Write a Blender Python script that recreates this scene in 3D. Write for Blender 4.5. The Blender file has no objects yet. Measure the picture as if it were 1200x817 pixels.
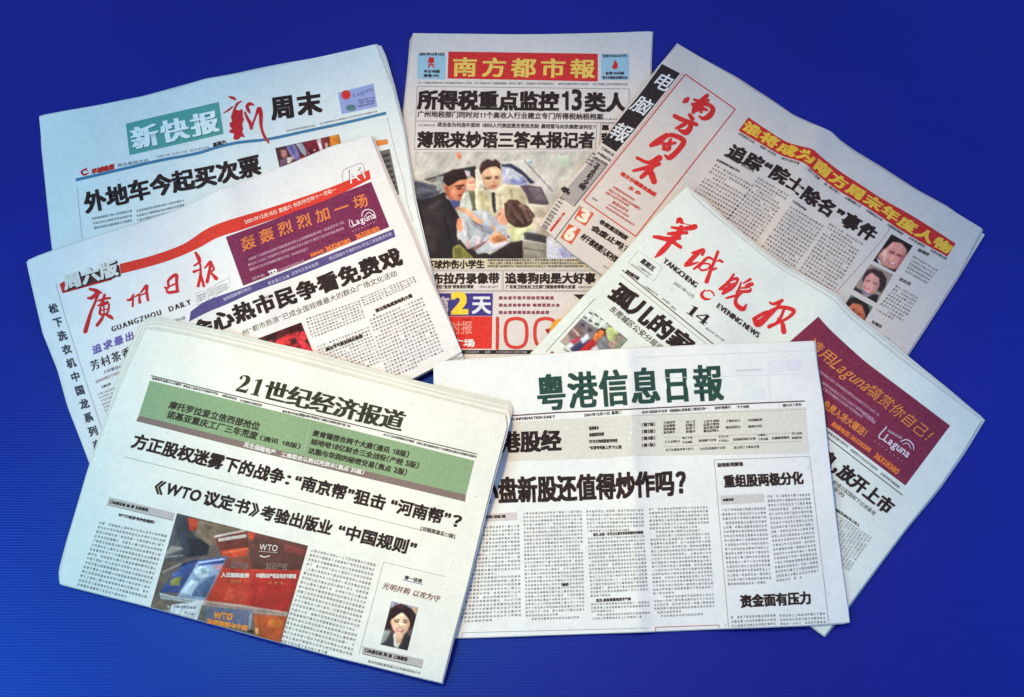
import bpy, math, random
import numpy as np
from mathutils.geometry import tessellate_polygon
from mathutils import Vector
random.seed(7)
RNG = np.random.default_rng(7)
scene = bpy.context.scene
COL = scene.collection

# ------------------------------------------------------------------ camera
ELEV, DIST, LENS = math.radians(68), 1.72, 50.0
cam_d = bpy.data.cameras.new("camera")
cam_d.lens, cam_d.sensor_width = LENS, 36.0
cam_d.clip_start, cam_d.clip_end = 0.05, 60
cam = bpy.data.objects.new("camera", cam_d)
COL.objects.link(cam)
CAM = np.array([0.0, -DIST * math.cos(ELEV), DIST * math.sin(ELEV)])
cam.location = CAM
cam.rotation_euler = (math.pi / 2 - ELEV, 0, 0)
scene.camera = cam
C_RIGHT = np.array([1.0, 0, 0])
C_UP = np.array([0, math.sin(ELEV), math.cos(ELEV)])
C_FWD = np.array([0, math.cos(ELEV), -math.sin(ELEV)])

# ------------------------------------------------------------------ light
world = bpy.data.worlds.new("World")
scene.world = world
world.use_nodes = True
bg = world.node_tree.nodes["Background"]
bg.inputs[0].default_value = (0.40, 0.545, 0.86, 1)
bg.inputs[1].default_value = 0.73


def area_lamp(name, loc, target, sx, sy, power, colour):
    d = bpy.data.lights.new(name, 'AREA')
    d.shape, d.size, d.size_y = 'RECTANGLE', sx, sy
    d.energy, d.color = power, colour
    o = bpy.data.objects.new(name, d)
    o.location = loc
    o.rotation_euler = (Vector(target) - Vector(loc)).to_track_quat('-Z', 'Y').to_euler()
    COL.objects.link(o)
    return o


def spot_lamp(name, loc, target, power, colour, angle, blend, radius):
    d = bpy.data.lights.new(name, 'SPOT')
    d.energy, d.color, d.spot_size, d.spot_blend, d.shadow_soft_size = power, colour, angle, blend, radius
    o = bpy.data.objects.new(name, d)
    o.location = loc
    o.rotation_euler = (Vector(target) - Vector(loc)).to_track_quat('-Z', 'Y').to_euler()
    COL.objects.link(o)
    return o


area_lamp("window_light", (-1.12, -0.42, 1.10), (-0.50, -0.35, 0), 0.8, 0.8, 12, (0.42, 0.90, 1.0))
spot_lamp("warm_lamp", (-0.66, 0.28, 1.85), (0.0, -0.03, 0), 136, (1.0, 0.71, 0.29), math.radians(31.5), 0.72, 0.16)
area_lamp("side_window", (1.30, 0.05, 0.95), (0.55, 0.0, 0), 0.6, 0.6, 4.0, (0.05, 0.38, 1.0))

scene.view_settings.view_transform = 'Standard'
scene.view_settings.look = 'None'
scene.view_settings.exposure = 0.0
scene.view_settings.gamma = 1.0
scene.cycles.use_denoising = True
scene.cycles.max_bounces = 4

# ------------------------------------------------------------------ photo pixels <-> the table
PXK = 36.0 / LENS / 1200.0


def rays(px):
    px = np.asarray(px, float)
    x = (px[:, 0] - 600.0) * PXK
    y = -(px[:, 1] - 408.5) * PXK
    return x[:, None] * C_RIGHT + y[:, None] * C_UP + C_FWD


def to_plane(px, z):
    d = rays(px)
    t = (z - CAM[2]) / d[:, 2]
    return CAM + d * t[:, None]


def to_px(w):
    w = np.asarray(w, float) - CAM
    f = w @ C_FWD
    return np.stack([600 + (w @ C_RIGHT) / f / PXK, 408.5 - (w @ C_UP) / f / PXK], 1)


# height grid over the table, 4 mm cells
GX0, GY0, CELL = -0.84, -0.62, 0.004
GNX, GNY = 421, 320
HEIGHT = np.zeros((GNY, GNX))


def sample(grid, xy):
    gx = np.clip((xy[:, 0] - GX0) / CELL, 0, GNX - 1.001)
    gy = np.clip((xy[:, 1] - GY0) / CELL, 0, GNY - 1.001)
    i, j = gx.astype(int), gy.astype(int)
    fx, fy = gx - i, gy - j
    return (grid[j, i] * (1 - fx) * (1 - fy) + grid[j, i + 1] * fx * (1 - fy)
            + grid[j + 1, i] * (1 - fx) * fy + grid[j + 1, i + 1] * fx * fy)


def onto(grid, px, lift=0.0):
    """world points where the rays through px meet the height grid (+lift)"""
    px = np.asarray(px, float)
    z = np.full(len(px), 0.008)
    for _ in range(5):
        w = to_plane(px, z)
        z = sample(grid, w) + lift
    w = to_plane(px, z)
    return w


def maxfilt(a, r):
    out = a.copy()
    for ax in (0, 1):
        src = out.copy()
        for k in range(1, r + 1):
            s = np.roll(src, k, ax)
            t = np.roll(src, -k, ax)
            out = np.maximum(out, np.maximum(s, t))
    return out


def gauss(a, sig, r=None):
    r = r or int(3 * sig + 1)
    k = np.exp(-0.5 * (np.arange(-r, r + 1) / sig) ** 2)
    k /= k.sum()
    out = a
    for ax in (0, 1):
        pad = [(0, 0)] * out.ndim
        pad[ax] = (r, r)
        p = np.pad(out, pad, mode='edge')
        acc = np.zeros(out.shape)
        n = out.shape[ax]
        for q in range(2 * r + 1):
            sl = [slice(None)] * out.ndim
            sl[ax] = slice(q, q + n)
            acc += k[q] * p[tuple(sl)]
        out = acc
    return out


def inside(poly, X, Y):
    poly = np.asarray(poly, float)
    c = np.zeros(X.shape, bool)
    n = len(poly)
    for i in range(n):
        x0, y0 = poly[i]
        x1, y1 = poly[(i + 1) % n]
        if y0 == y1:
            continue
        c ^= ((y0 > Y) != (y1 > Y)) & (X < (x1 - x0) * (Y - y0) / (y1 - y0) + x0)
    return c


# ------------------------------------------------------------------ materials
def lin(c):
    c = np.asarray(c, float) / 255.0
    return np.where(c <= 0.04045, c / 12.92, ((c + 0.055) / 1.055) ** 2.4)


MATS = {}


def ink(c):
    c = tuple(c)
    if c in MATS:
        return MATS[c]
    m = bpy.data.materials.new("printing_ink")
    m.use_nodes = True
    nt = m.node_tree
    b = nt.nodes["Principled BSDF"]
    b.inputs["Roughness"].default_value = 0.8
    b.inputs["Specular IOR Level"].default_value = 0.18
    no = nt.nodes.new("ShaderNodeTexNoise")
    no.inputs["Scale"].default_value = 420
    no.inputs["Detail"].default_value = 3
    rp = nt.nodes.new("ShaderNodeValToRGB")
    l = lin(c)
    p = np.array([0.74, 0.72, 0.70])
    a, d = l * 0.86, l * 0.97 + p * 0.03
    rp.color_ramp.elements[0].position, rp.color_ramp.elements[1].position = 0.38, 0.72
    rp.color_ramp.elements[0].color = (*a, 1)
    rp.color_ramp.elements[1].color = (*d, 1)
    tc = nt.nodes.new("ShaderNodeTexCoord")
    nt.links.new(tc.outputs["Object"], no.inputs["Vector"])
    nt.links.new(no.outputs["Fac"], rp.inputs["Fac"])
    nt.links.new(rp.outputs["Color"], b.inputs["Base Color"])
    MATS[c] = m
    return m


def paper_mat(c):
    """newsprint: fibre mottling, faint show-through blotches, tiny flecks"""
    m = bpy.data.materials.new("newsprint")
    m.use_nodes = True
    nt = m.node_tree
    b = nt.nodes["Principled BSDF"]
    b.inputs["Roughness"].default_value = 0.86
    b.inputs["Specular IOR Level"].default_value = 0.22
    tc = nt.nodes.new("ShaderNodeTexCoord")
    l = lin(c)

    def noise(scale, detail, rough=0.6):
        n = nt.nodes.new("ShaderNodeTexNoise")
        n.inputs["Scale"].default_value, n.inputs["Detail"].default_value = scale, detail
        n.inputs["Roughness"].default_value = rough
        nt.links.new(tc.outputs["Object"], n.inputs["Vector"])
        return n

    def ramp(n, p0, c0, p1, c1):
        r = nt.nodes.new("ShaderNodeValToRGB")
        r.color_ramp.elements[0].position, r.color_ramp.elements[1].position = p0, p1
        r.color_ramp.elements[0].color, r.color_ramp.elements[1].color = (*c0, 1), (*c1, 1)
        nt.links.new(n.outputs["Fac"], r.inputs["Fac"])
        return r

    def mul(a, c2):
        x = nt.nodes.new("ShaderNodeMix")
        x.data_type, x.blend_type = 'RGBA', 'MULTIPLY'
        x.inputs["Factor"].default_value = 1
        nt.links.new(a, x.inputs[6])
        nt.links.new(c2, x.inputs[7])
        return x.outputs[2]
    base = ramp(noise(14, 4), 0.3, l * 0.95, 0.7, l * 1.02)
    fine = ramp(noise(650, 2, 0.8), 0.25, (0.86, 0.86, 0.87), 0.75, (1.0, 0.995, 0.98))
    mid = ramp(noise(120, 5, 0.75), 0.32, (0.93, 0.925, 0.93), 0.6, (1, 1, 1))
    fleck = ramp(noise(240, 1), 0.19, (0.55, 0.5, 0.45), 0.215, (1, 1, 1))
    col = mul(mul(mul(base.outputs[0], fine.outputs[0]), mid.outputs[0]), fleck.outputs[0])
    nt.links.new(col, b.inputs["Base Color"])
    bp = nt.nodes.new("ShaderNodeBump")
    bp.inputs["Strength"].default_value, bp.inputs["Distance"].default_value = 0.4, 0.0014
    bn = noise(70, 6, 0.7)
    nt.links.new(bn.outputs["Fac"], bp.inputs["Height"])
    bp2 = nt.nodes.new("ShaderNodeBump")
    bp2.inputs["Strength"].default_value, bp2.inputs["Distance"].default_value = 0.55, 0.006
    nt.links.new(noise(13, 3, 0.5).outputs["Fac"], bp2.inputs["Height"])
    nt.links.new(bp.outputs["Normal"], bp2.inputs["Normal"])
    nt.links.new(bp2.outputs["Normal"], b.inputs["Normal"])
    return m


def picture_mat():
    if "pic" in MATS:
        return MATS["pic"]
    m = bpy.data.materials.new("printed_picture")
    m.use_nodes = True
    nt = m.node_tree
    b = nt.nodes["Principled BSDF"]
    b.inputs["Roughness"].default_value = 0.75
    b.inputs["Specular IOR Level"].default_value = 0.2
    a = nt.nodes.new("ShaderNodeAttribute")
    a.attribute_name = "ink"
    nt.links.new(a.outputs["Color"], b.inputs["Base Color"])
    MATS["pic"] = m
    return m


# ------------------------------------------------------------------ meshes
def mesh_object(name, verts, faces, mats, fmat=None, parent=None, smooth=False, label=None):
    me = bpy.data.meshes.new(name)
    tri = isinstance(faces, np.ndarray)
    if tri:
        n, k = faces.shape
        me.vertices.add(len(verts))
        me.vertices.foreach_set("co", np.asarray(verts, np.float32).ravel())
        me.loops.add(n * k)
        me.loops.foreach_set("vertex_index", faces.astype(np.int32).ravel())
        me.polygons.add(n)
        me.polygons.foreach_set("loop_start", np.arange(0, n * k, k, dtype=np.int32))
        me.update(calc_edges=True)
    else:
        me.from_pydata([tuple(v) for v in verts], [], faces)
    for m in mats:
        me.materials.append(m)
    if fmat is not None:
        me.polygons.foreach_set("material_index", np.asarray(fmat, np.int32))
    if smooth:
        me.polygons.foreach_set("use_smooth", np.ones(len(me.polygons), bool))
    me.update()
    o = bpy.data.objects.new(name, me)
    COL.objects.link(o)
    if parent is not None:
        o.parent = parent
        o.matrix_parent_inverse = parent.matrix_world.inverted()
    if label:
        o["label"] = label
    return o


def resample(poly, n):
    p = np.asarray(poly, float)
    d = np.r_[0, np.cumsum(np.hypot(*np.diff(p, axis=0).T))]
    t = np.linspace(0, d[-1], n)
    return np.stack([np.interp(t, d, p[:, 0]), np.interp(t, d, p[:, 1])], 1)


def smooth_path(poly, n):
    """Catmull-Rom through the points (any dimension), n samples"""
    p = np.asarray(poly, float)
    if len(p) == 2:
        t = np.linspace(0, 1, n)[:, None]
        return p[0] * (1 - t) + p[1] * t
    q = np.vstack([2 * p[0] - p[1], p, 2 * p[-1] - p[-2]])
    m = len(p) - 1
    out = []
    for t in np.linspace(0, m, n):
        i = min(int(t), m - 1)
        f = t - i
        a, b, c, d = q[i], q[i + 1], q[i + 2], q[i + 3]
        out.append(0.5 * (2 * b + (c - a) * f + (2 * a - 5 * b + 4 * c - d) * f ** 2 + (3 * b - a - 3 * c + d) * f ** 3))
    return np.array(out)


# ------------------------------------------------------------------ glyphs (Blender's own built-in font)
GLYPHS = {}
_fc = bpy.data.curves.new("glyph_maker", 'FONT')
_fc.resolution_u = 3
_fo = bpy.data.objects.new("glyph_maker", _fc)
COL.objects.link(_fo)
NARROW = {'：': .5, '，': .45, '。': .5, '、': .5, '（': .5, '）': .5, '《': .62, '》': .62, '！': .5, '？': .65, '·': .4, '“': .5, '”': .5, '[': .4, ']': .4}


def glyph(ch):
    if ch in GLYPHS:
        return GLYPHS[ch]
    if ch in ' \u3000':
        GLYPHS[ch] = (np.zeros((0, 2)), np.zeros((0, 3), int), 0.35 if ch == ' ' else 1.0)
        return GLYPHS[ch]
    _fc.body = ch
    dg = bpy.context.evaluated_depsgraph_get()
    dg.update()
    me = bpy.data.meshes.new_from_object(_fo.evaluated_get(dg))
    me.calc_loop_triangles()
    v = np.array([x.co[:2] for x in me.vertices]).reshape(-1, 2)
    t = np.array([x.vertices[:] for x in me.loop_triangles], int).reshape(-1, 3)
    bpy.data.meshes.remove(me)
    cjk = ord(ch) > 0x2E7F
    if ch in NARROW:
        w = NARROW[ch]
        cx = (v[:, 0].min() + v[:, 0].max()) / 2
        v = v - [cx - w / 2, 0]
        adv = w
    elif cjk:
        adv = 1.0
    else:
        v = v - [v[:, 0].min() - 0.05, 0]
        v = v * 1.12
        adv = v[:, 0].max() + 0.055
    GLYPHS[ch] = (v, t, adv)
    return GLYPHS[ch]


def drawn_glyph(ch, adv, polys=(), ribbons=()):
    vs, ts, k = [], [], 0
    for q in polys:
        t = tessellate_polygon([[Vector((x, y, 0)) for x, y in q]])
        vs.append(np.array(q, float))
        ts.append(np.array(t) + k)
        k += len(q)
    for q in ribbons:
        s = smooth_path(q, 24)
        tan = np.gradient(s[:, :2], axis=0)
        tan /= np.linalg.norm(tan, axis=1)[:, None]
        nor = np.stack([-tan[:, 1], tan[:, 0]], 1) * s[:, 2:] / 2
        i = np.arange(23)
        vs.append(np.vstack([s[:, :2] + nor, s[:, :2] - nor]))
        ts.append(np.vstack([np.stack([i, i + 1, i + 25], 1), np.stack([i, i + 25, i + 24], 1)]) + k)
        k += 48
    GLYPHS[ch] = (np.vstack(vs), np.vstack(ts), adv)


# a flagged 1, and the serif figures of two newspapers' mastheads and dates
drawn_glyph('1', .50, [[(.27, 0), (.36, 0), (.36, .69), (.295, .69), (.26, .61), (.12, .575), (.12, .515), (.27, .515)]])
S1, S2, S4 = chr(0xE001), chr(0xE002), chr(0xE004)
drawn_glyph(S1, .52, [[(.10, 0), (.48, 0), (.48, .03), (.40, .055), (.40, .69), (.34, .69), (.10, .60), (.10, .57), (.22, .585), (.22, .055), (.10, .03)]])
drawn_glyph(S2, .58, [[(.04, 0), (.50, 0), (.54, .19), (.50, .19), (.46, .12), (.22, .12), (.04, .05)]],
            [[(.07, .50, .09), (.10, .56, .11), (.10, .62, .05), (.22, .67, .045), (.35, .63, .15), (.40, .50, .19), (.32, .34, .14), (.20, .20, .07), (.07, .06, .05)]])
drawn_glyph(S4, .66, [[(.30, 0), (.62, 0), (.62, .03), (.53, .055), (.38, .055), (.30, .03)], [(.38, .055), (.53, .055), (.53, .69), (.38, .69)], [(.03, .17), (.64, .17), (.64, .245), (.03, .245)], [(.03, .245), (.10, .245), (.38, .58), (.38, .69)]])


COMMON = '的一是不了在有人我他这为之大来以个中上们到说国和地也时道出而要于就下得可你年生自会那后能对着事其里所去行过家十用发天如然作方成者多日都三小军二无同经法当起与好看学进种将还分此心前面又定见只主没公从'


# ------------------------------------------------------------------ a newspaper
GROUP = "newspapers fanned out over the blue tabletop"


class Paper:
    def __init__(self, label, edges, back=None, thick=0.0055, layers=5, tint=(238, 236, 232), bumps=(), grid=(130, 96), saw=0.0):
        """edges: top (left to right), right (down), bottom (left to right), left (down), as points of the photograph.
        The sheet is cast onto whatever already lies on the table."""
        global HEIGHT
        self.top, self.right, self.bottom, self.left = [np.array(e, float) for e in edges]
        self.back = [np.array(e, float) for e in (back or edges)]
        tl, tr, bl = self.top[0], self.top[-1], self.left[-1]
        self.u = (tr - tl) / np.linalg.norm(tr - tl)
        self.v = (bl - tl) / np.linalg.norm(bl - tl)
        sup = gauss(maxfilt(HEIGHT, 11), 3.6, 11)
        xs = GX0 + CELL * np.arange(GNX)
        ys = GY0 + CELL * np.arange(GNY)
        X, Y = np.meshgrid(xs, ys)
        pxg = to_px(np.stack([X.ravel(), Y.ravel(), np.full(X.size, 0.008)], 1))
        PX, PY = pxg[:, 0].reshape(X.shape), pxg[:, 1].reshape(X.shape)
        top = sup + thick
        for b in bumps:
            # (x0,y0,x1,y1,width px,height m): a soft ridge (or valley) along a line; optional 'crease' for a fold
            x0, y0, x1, y1, w, h = b[:6]
            d = np.array([x1 - x0, y1 - y0], float)
            L = np.linalg.norm(d)
            d /= L
            s = (PX - x0) * d[0] + (PY - y0) * d[1]
            q = -(PX - x0) * d[1] + (PY - y0) * d[0]
            f = np.clip(np.minimum(s + 25, L + 25 - s) / 50, 0, 1)
            f = f * f * (3 - 2 * f)
            if len(b) > 6:
                top = top + h * f * np.exp(-np.sqrt(q ** 2 + 9) / w)
            else:
                top = top + h * f * np.exp(-0.5 * (q / w) ** 2)
        # gentle waviness of loose newsprint
        wob = gauss(RNG.normal(size=top.shape), 9)
        wob = wob / wob.std()
        wob2 = gauss(RNG.normal(size=top.shape), 4)
        top = top + 0.0008 * np.abs(wob) + 0.00022 * wob2 / wob2.std()
        self.grid = top
        e = bpy.data.objects.new("newspaper", None)
        e.empty_display_size = 0.05
        c = onto(top, np.array([(tl + tr + bl + self.right[-1]) / 4]))[0]
        e.location = (c[0], c[1], 0)
        COL.objects.link(e)
        bpy.context.view_layer.update()
        e["label"], e["category"], e["group"] = label, "newspaper", GROUP
        self.root = e
        self.mat = paper_mat(tint)
        self.mat2 = paper_mat(tuple(int(q * 0.92) for q in tint))
        self.front = self.sheet("front_page", [self.top, self.right, self.bottom, self.left], 0, thick / layers, grid, self.mat, saw=saw)
        for k in range(1, layers):
            r = random.Random(k * 31 + len(label))
            f = k / (layers - 1.0)
            ed = [self._mix(a, b2, min(1, f * 1.0 + r.uniform(-.15, .1))) for a, b2 in zip([self.top, self.right, self.bottom, self.left], self.back)]
            off = [r.uniform(-0.7, 0.8) for _ in range(4)]
            self.sheet("inner_page", ed, k * thick / layers, thick / layers, (64, 48), self.mat2 if k % 2 else self.mat, off=off, wob=0.5)
        out = np.vstack([self.back[0], self.back[1][1:], self.back[2][::-1][1:], self.back[3][::-1][1:-1]])
        m = inside(out, PX, PY)
        HEIGHT = np.where(m, np.maximum(HEIGHT, top), HEIGHT)

    @staticmethod
    def _mix(a, b, t):
        n = 60
        return resample(a, n) * (1 - t) + resample(b, n) * t

    def sheet(self, name, ed, drop, th, grid, mat, off=(0, 0, 0, 0), wob=0.0, saw=0.0):
        nu, nv = grid
        T, R, B, L = resample(ed[0], nu), resample(ed[1], nv), resample(ed[2], nu), resample(ed[3], nv)
        if wob:
            for q, n in ((T, nu), (B, nu)):
                q += self.v * (gauss(RNG.normal(size=(n, 1)), 4) * wob * 2.0)
            for q, n in ((L, nv), (R, nv)):
                q += self.u * (gauss(RNG.normal(size=(n, 1)), 4) * wob * 2.0)
        if saw:
            T = T + self.v * (saw * (np.arange(nu) % 2 - 0.5))[:, None]
        T[0], T[-1], B[0], B[-1] = L[0], R[0], L[-1], R[-1]
        u = np.linspace(0, 1, nu)[None, :, None]
        v = np.linspace(0, 1, nv)[:, None, None]
        P = (1 - v) * T[None] + v * B[None] + (1 - u) * L[:, None] + u * R[:, None] \
            - ((1 - u) * (1 - v) * T[0] + u * (1 - v) * T[-1] + (1 - u) * v * B[0] + u * v * B[-1])
        P = P - self.v * (off[0] * (1 - v) - off[2] * v) + self.u * (off[1] * u - off[3] * (1 - u))
        px = P.reshape(-1, 2)
        w = onto(self.grid, px, -drop)
        verts = [w]
        idx = np.arange(nu * nv).reshape(nv, nu)
        f = np.stack([idx[:-1, :-1].ravel(), idx[1:, :-1].ravel(), idx[1:, 1:].ravel(), idx[:-1, 1:].ravel()], 1)
        faces = [f]
        rim = np.r_[idx[0, :], idx[1:, -1], idx[-1, ::-1][1:], idx[::-1, 0][1:-1]]
        cen = w.mean(0)
        rw = w[rim]
        nxt, prv = np.roll(rw, -1, 0), np.roll(rw, 1, 0)
        tan = nxt - prv
        nor = np.stack([tan[:, 1], -tan[:, 0], np.zeros(len(rw))], 1)
        nor /= np.linalg.norm(nor, axis=1)[:, None] + 1e-9
        nor *= np.where(((rw - cen) * nor).sum(1).mean() < 0, -1, 1)
        n0 = nu * nv
        verts.append(rw.copy())          # a crisp paper edge: the rim is not shared with the page
        prev = n0 + np.arange(len(rim))
        n0 += len(rim)
        for o_, dz in ((0.00018, 0.2), (0.00022, 0.45), (0.00005, 0.62)):
            q = rw + nor * o_
            q[:, 2] = np.maximum(q[:, 2] - dz * th, 0.0003)
            verts.append(q)
            cur = n0 + np.arange(len(rim))
            n0 += len(rim)
            faces.append(np.stack([prev, np.roll(prev, -1), np.roll(cur, -1), cur], 1))
            prev = cur
        return mesh_object(name, np.vstack(verts), np.vstack(faces), [mat], parent=self.root, smooth=True)


class Art:
    """printing on one newspaper: collected in points of the photograph, then laid on the paper's surface"""

    def __init__(self, paper):
        self.p = paper
        self.v, self.f, self.m, self.l = [], [], [], []
        self.n = 0
        self.mats, self.mi = [], {}
        self.tick = 0

    def _add(self, px, tris, col, lift):
        col = tuple(col)
        if col not in self.mi:
            self.mi[col] = len(self.mats)
            self.mats.append(ink(col))
        px = np.asarray(px, float)
        self.v.append(px)
        self.l.append(np.zeros(len(px)) + lift)
        self.f.append(np.asarray(tris, int) + self.n)
        self.m.append(np.full(len(tris), self.mi[col]))
        self.n += len(px)

    def lift(self, lvl):
        self.tick = (self.tick + 1) % 12
        return 0.00022 + 0.00010 * lvl + self.tick * 0.000008

    # flat shapes
    def band(self, top, bot, col, lvl=0, n=None, m=None):
        n = n or max(4, int(np.hypot(*(np.asarray(top[-1], float) - top[0])) / 6))
        m = m or max(2, int(np.hypot(*(np.asarray(bot[0], float) - top[0])) / 6) + 1)
        T, B = (smooth_path(top, n), smooth_path(bot, n))
        T, B = resample(T, n), resample(B, n)
        t = np.linspace(0, 1, m)[:, None, None]
        P = (T[None] * (1 - t) + B[None] * t).reshape(-1, 2)
        i = np.arange(n * m).reshape(m, n)
        a, b, c, d = i[:-1, :-1].ravel(), i[1:, :-1].ravel(), i[1:, 1:].ravel(), i[:-1, 1:].ravel()
        self._add(P, np.vstack([np.stack([a, b, c], 1), np.stack([a, c, d], 1)]), col, self.lift(lvl))

    def quad(self, q, col, lvl=0):
        self.band([q[0], q[1]], [q[3], q[2]], col, lvl)

    def poly(self, pts, col, lvl=0):
        t = tessellate_polygon([[Vector((x, y, 0)) for x, y in pts]])
        self._add(pts, np.array(t), col, self.lift(lvl))

    def disc(self, c, r, col, lvl=1, n=18, sy=1.0):
        a = np.linspace(0, 2 * math.pi, n, endpoint=False)
        self.poly([(c[0] + r * math.cos(q), c[1] + r * sy * math.sin(q)) for q in a], col, lvl)

    def brush(self, pts, col, lvl=1, s=1.0, closed=False):
        """ribbon of changing width: (x, y, width) points"""
        p = np.asarray(pts, float)
        if closed:
            p = np.vstack([p, p[0]])
        L = np.hypot(*np.diff(p[:, :2], axis=0).T).sum()
        n = max(6, int(L / 1.2) + 4)
        q = smooth_path(p, n)
        tan = np.gradient(q[:, :2], axis=0)
        tan /= np.linalg.norm(tan, axis=1)[:, None] + 1e-9
        nor = np.stack([-tan[:, 1], tan[:, 0]], 1)
        w = np.maximum(q[:, 2], 0.15)[:, None] * s / 2
        seg = np.hypot(*np.gradient(q[:, :2], axis=0).T) + 1e-9
        bend = (np.gradient(tan, axis=0) * nor).sum(1) / seg          # signed curvature: keep the inner side from folding over
        lim = 0.92 / (np.abs(bend) + 1e-6)
        wa = np.where(bend > 0, np.minimum(w[:, 0], lim), w[:, 0])[:, None]
        wb = np.where(bend < 0, np.minimum(w[:, 0], lim), w[:, 0])[:, None]
        a, b = q[:, :2] + nor * wa, q[:, :2] - nor * wb
        ramp = np.linspace(0, 0.00003, n)
        lf = [ramp, ramp]
        vs = [a, b]
        i = np.arange(n - 1)
        tr = [np.stack([i, i + 1, i + 1 + n], 1), np.stack([i, i + 1 + n, i + n], 1)]
        if not closed:
            k = 2 * n
            for e, sg in ((0, -1), (n - 1, 1)):
                c, t, no, ww = q[e, :2], tan[e] * sg, nor[e], w[e, 0]
                ang = np.linspace(0, math.pi, 7)
                arc = c + np.cos(ang)[:, None] * no * ww + np.sin(ang)[:, None] * t * ww
                vs.append(np.vstack([c[None], arc]))
                lf.append(np.full(8, -0.000006 if sg < 0 else 0.000036))
                j = np.arange(6)
                tr.append(np.stack([np.full(6, k), k + 1 + j, k + 2 + j], 1))
                k += 8
        self._add(np.vstack(vs), np.vstack(tr), col, self.lift(lvl) + np.concatenate(lf))

    def line(self, a, b, w, col, lvl=1):
        a, b = np.asarray(a, float), np.asarray(b, float)
        self.path([a, b], w, col, lvl)

    def path(self, pts, w, col, lvl=1):
        p = np.asarray(pts, float)
        L = np.hypot(*np.diff(p, axis=0).T).sum()
        q = resample(smooth_path(p, max(2, int(L / 3))) if len(p) > 2 else p, max(3, int(L / 8) + 2))
        tan = np.gradient(q, axis=0)
        tan /= np.linalg.norm(tan, axis=1)[:, None]
        nor = np.stack([-tan[:, 1], tan[:, 0]], 1) * w / 2
        n = len(q)
        i = np.arange(n - 1)
        self._add(np.vstack([q + nor, q - nor]), np.vstack([np.stack([i, i + 1, i + 1 + n], 1), np.stack([i, i + 1 + n, i + n], 1)]), col, self.lift(lvl))

    def up(self, a, b):
        a, b = np.asarray(a, float), np.asarray(b, float)
        w = to_plane(np.array([a, b]), 0.01)
        d = w[1] - w[0]
        d /= np.linalg.norm(d)
        q = to_px(np.array([w[0], w[0] + 0.01 * np.array([-d[1], d[0], 0])]))
        r = q[1] - q[0]
        return r / np.linalg.norm(r)

    # lettering
    def text(self, s, pts, h, col, bold=0.0, by=None, lat=False, lvl=2, slant=0.0, fill=1.0, up=None):
        """s along the base line pts (bottom of the characters), h = character height; bold = stroke thickening in em"""
        P = np.asarray(pts, float)
        if len(P) > 2:
            P = smooth_path(P, 40)
        d = np.r_[0, np.cumsum(np.hypot(*np.diff(P, axis=0).T))]
        g = [glyph(c) for c in s]
        tot = sum(x[2] for x in g)
        L = d[-1]
        upv = self.up(P[0], P[-1]) if up is None else np.asarray(up, float)
        along = (P[-1] - P[0]) / np.linalg.norm(P[-1] - P[0])
        upv = upv + along * slant
        ksc = h / 0.69 if lat else h / 0.93
        y0 = 0.0 if lat else 0.08
        vs, ts, k, x = [], [], 0, 0.0
        for gv, gt, adv in g:
            if len(gv):
                gx = (gv[:, 0] - adv / 2) * fill + adv / 2
                gy = gv[:, 1] if lat else (gv[:, 1] - 0.385) * (0.5 + fill / 2 if fill < 1 else 1) + 0.385
                st = (x + gx) / tot * L
                bx = np.interp(st, d, P[:, 0])
                bb = np.interp(st, d, P[:, 1])
                # beyond the ends keep the direction
                over = np.where(st < 0, st, np.where(st > L, st - L, 0))
                base = np.stack([bx, bb], 1) + along * over[:, None]
                vs.append(base + ((gy + y0) * ksc)[:, None] * upv)
                ts.append(gt + k)
                k += len(gv)
            x += adv
        if not vs:
            return
        V, T = np.vstack(vs), np.vstack(ts)
        em = L / tot
        by = bold if by is None else by
        sh = [(0, 0)]
        if bold or by:
            sh = [(-1, -1), (1, -1), (-1, 1), (1, 1)] if by > 0.004 else [(-1, 0), (0, 0), (1, 0)]
            if max(bold, by) > 0.03:
                sh.append((0, 0))
            if max(bold, by) > 0.025:
                sh += [(-1, 0), (1, 0), (0, 1), (0, -1)]
        for sx, sy in sh:
            self._add(V + along * (sx * bold * em) + upv * (sy * by * ksc), T, col, self.lift(lvl))

    def text_v(self, s, p0, p1, size, col, bold=0.0, lvl=2, right=None, down=None):
        """upright characters one under another from centre p0 to centre p1"""
        p0, p1 = np.asarray(p0, float), np.asarray(p1, float)
        r = self.p.u if right is None else np.asarray(right, float)
        for i, c in enumerate(s):
            q = p0 + (p1 - p0) * (i / max(1, len(s) - 1))
            dn = self.p.v if down is None else np.asarray(down, float)
            b = q + dn * size / 2
            self.text(c, [b - r * size / 2, b + r * size / 2], size, col, bold=bold, lvl=lvl, up=-dn)

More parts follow.
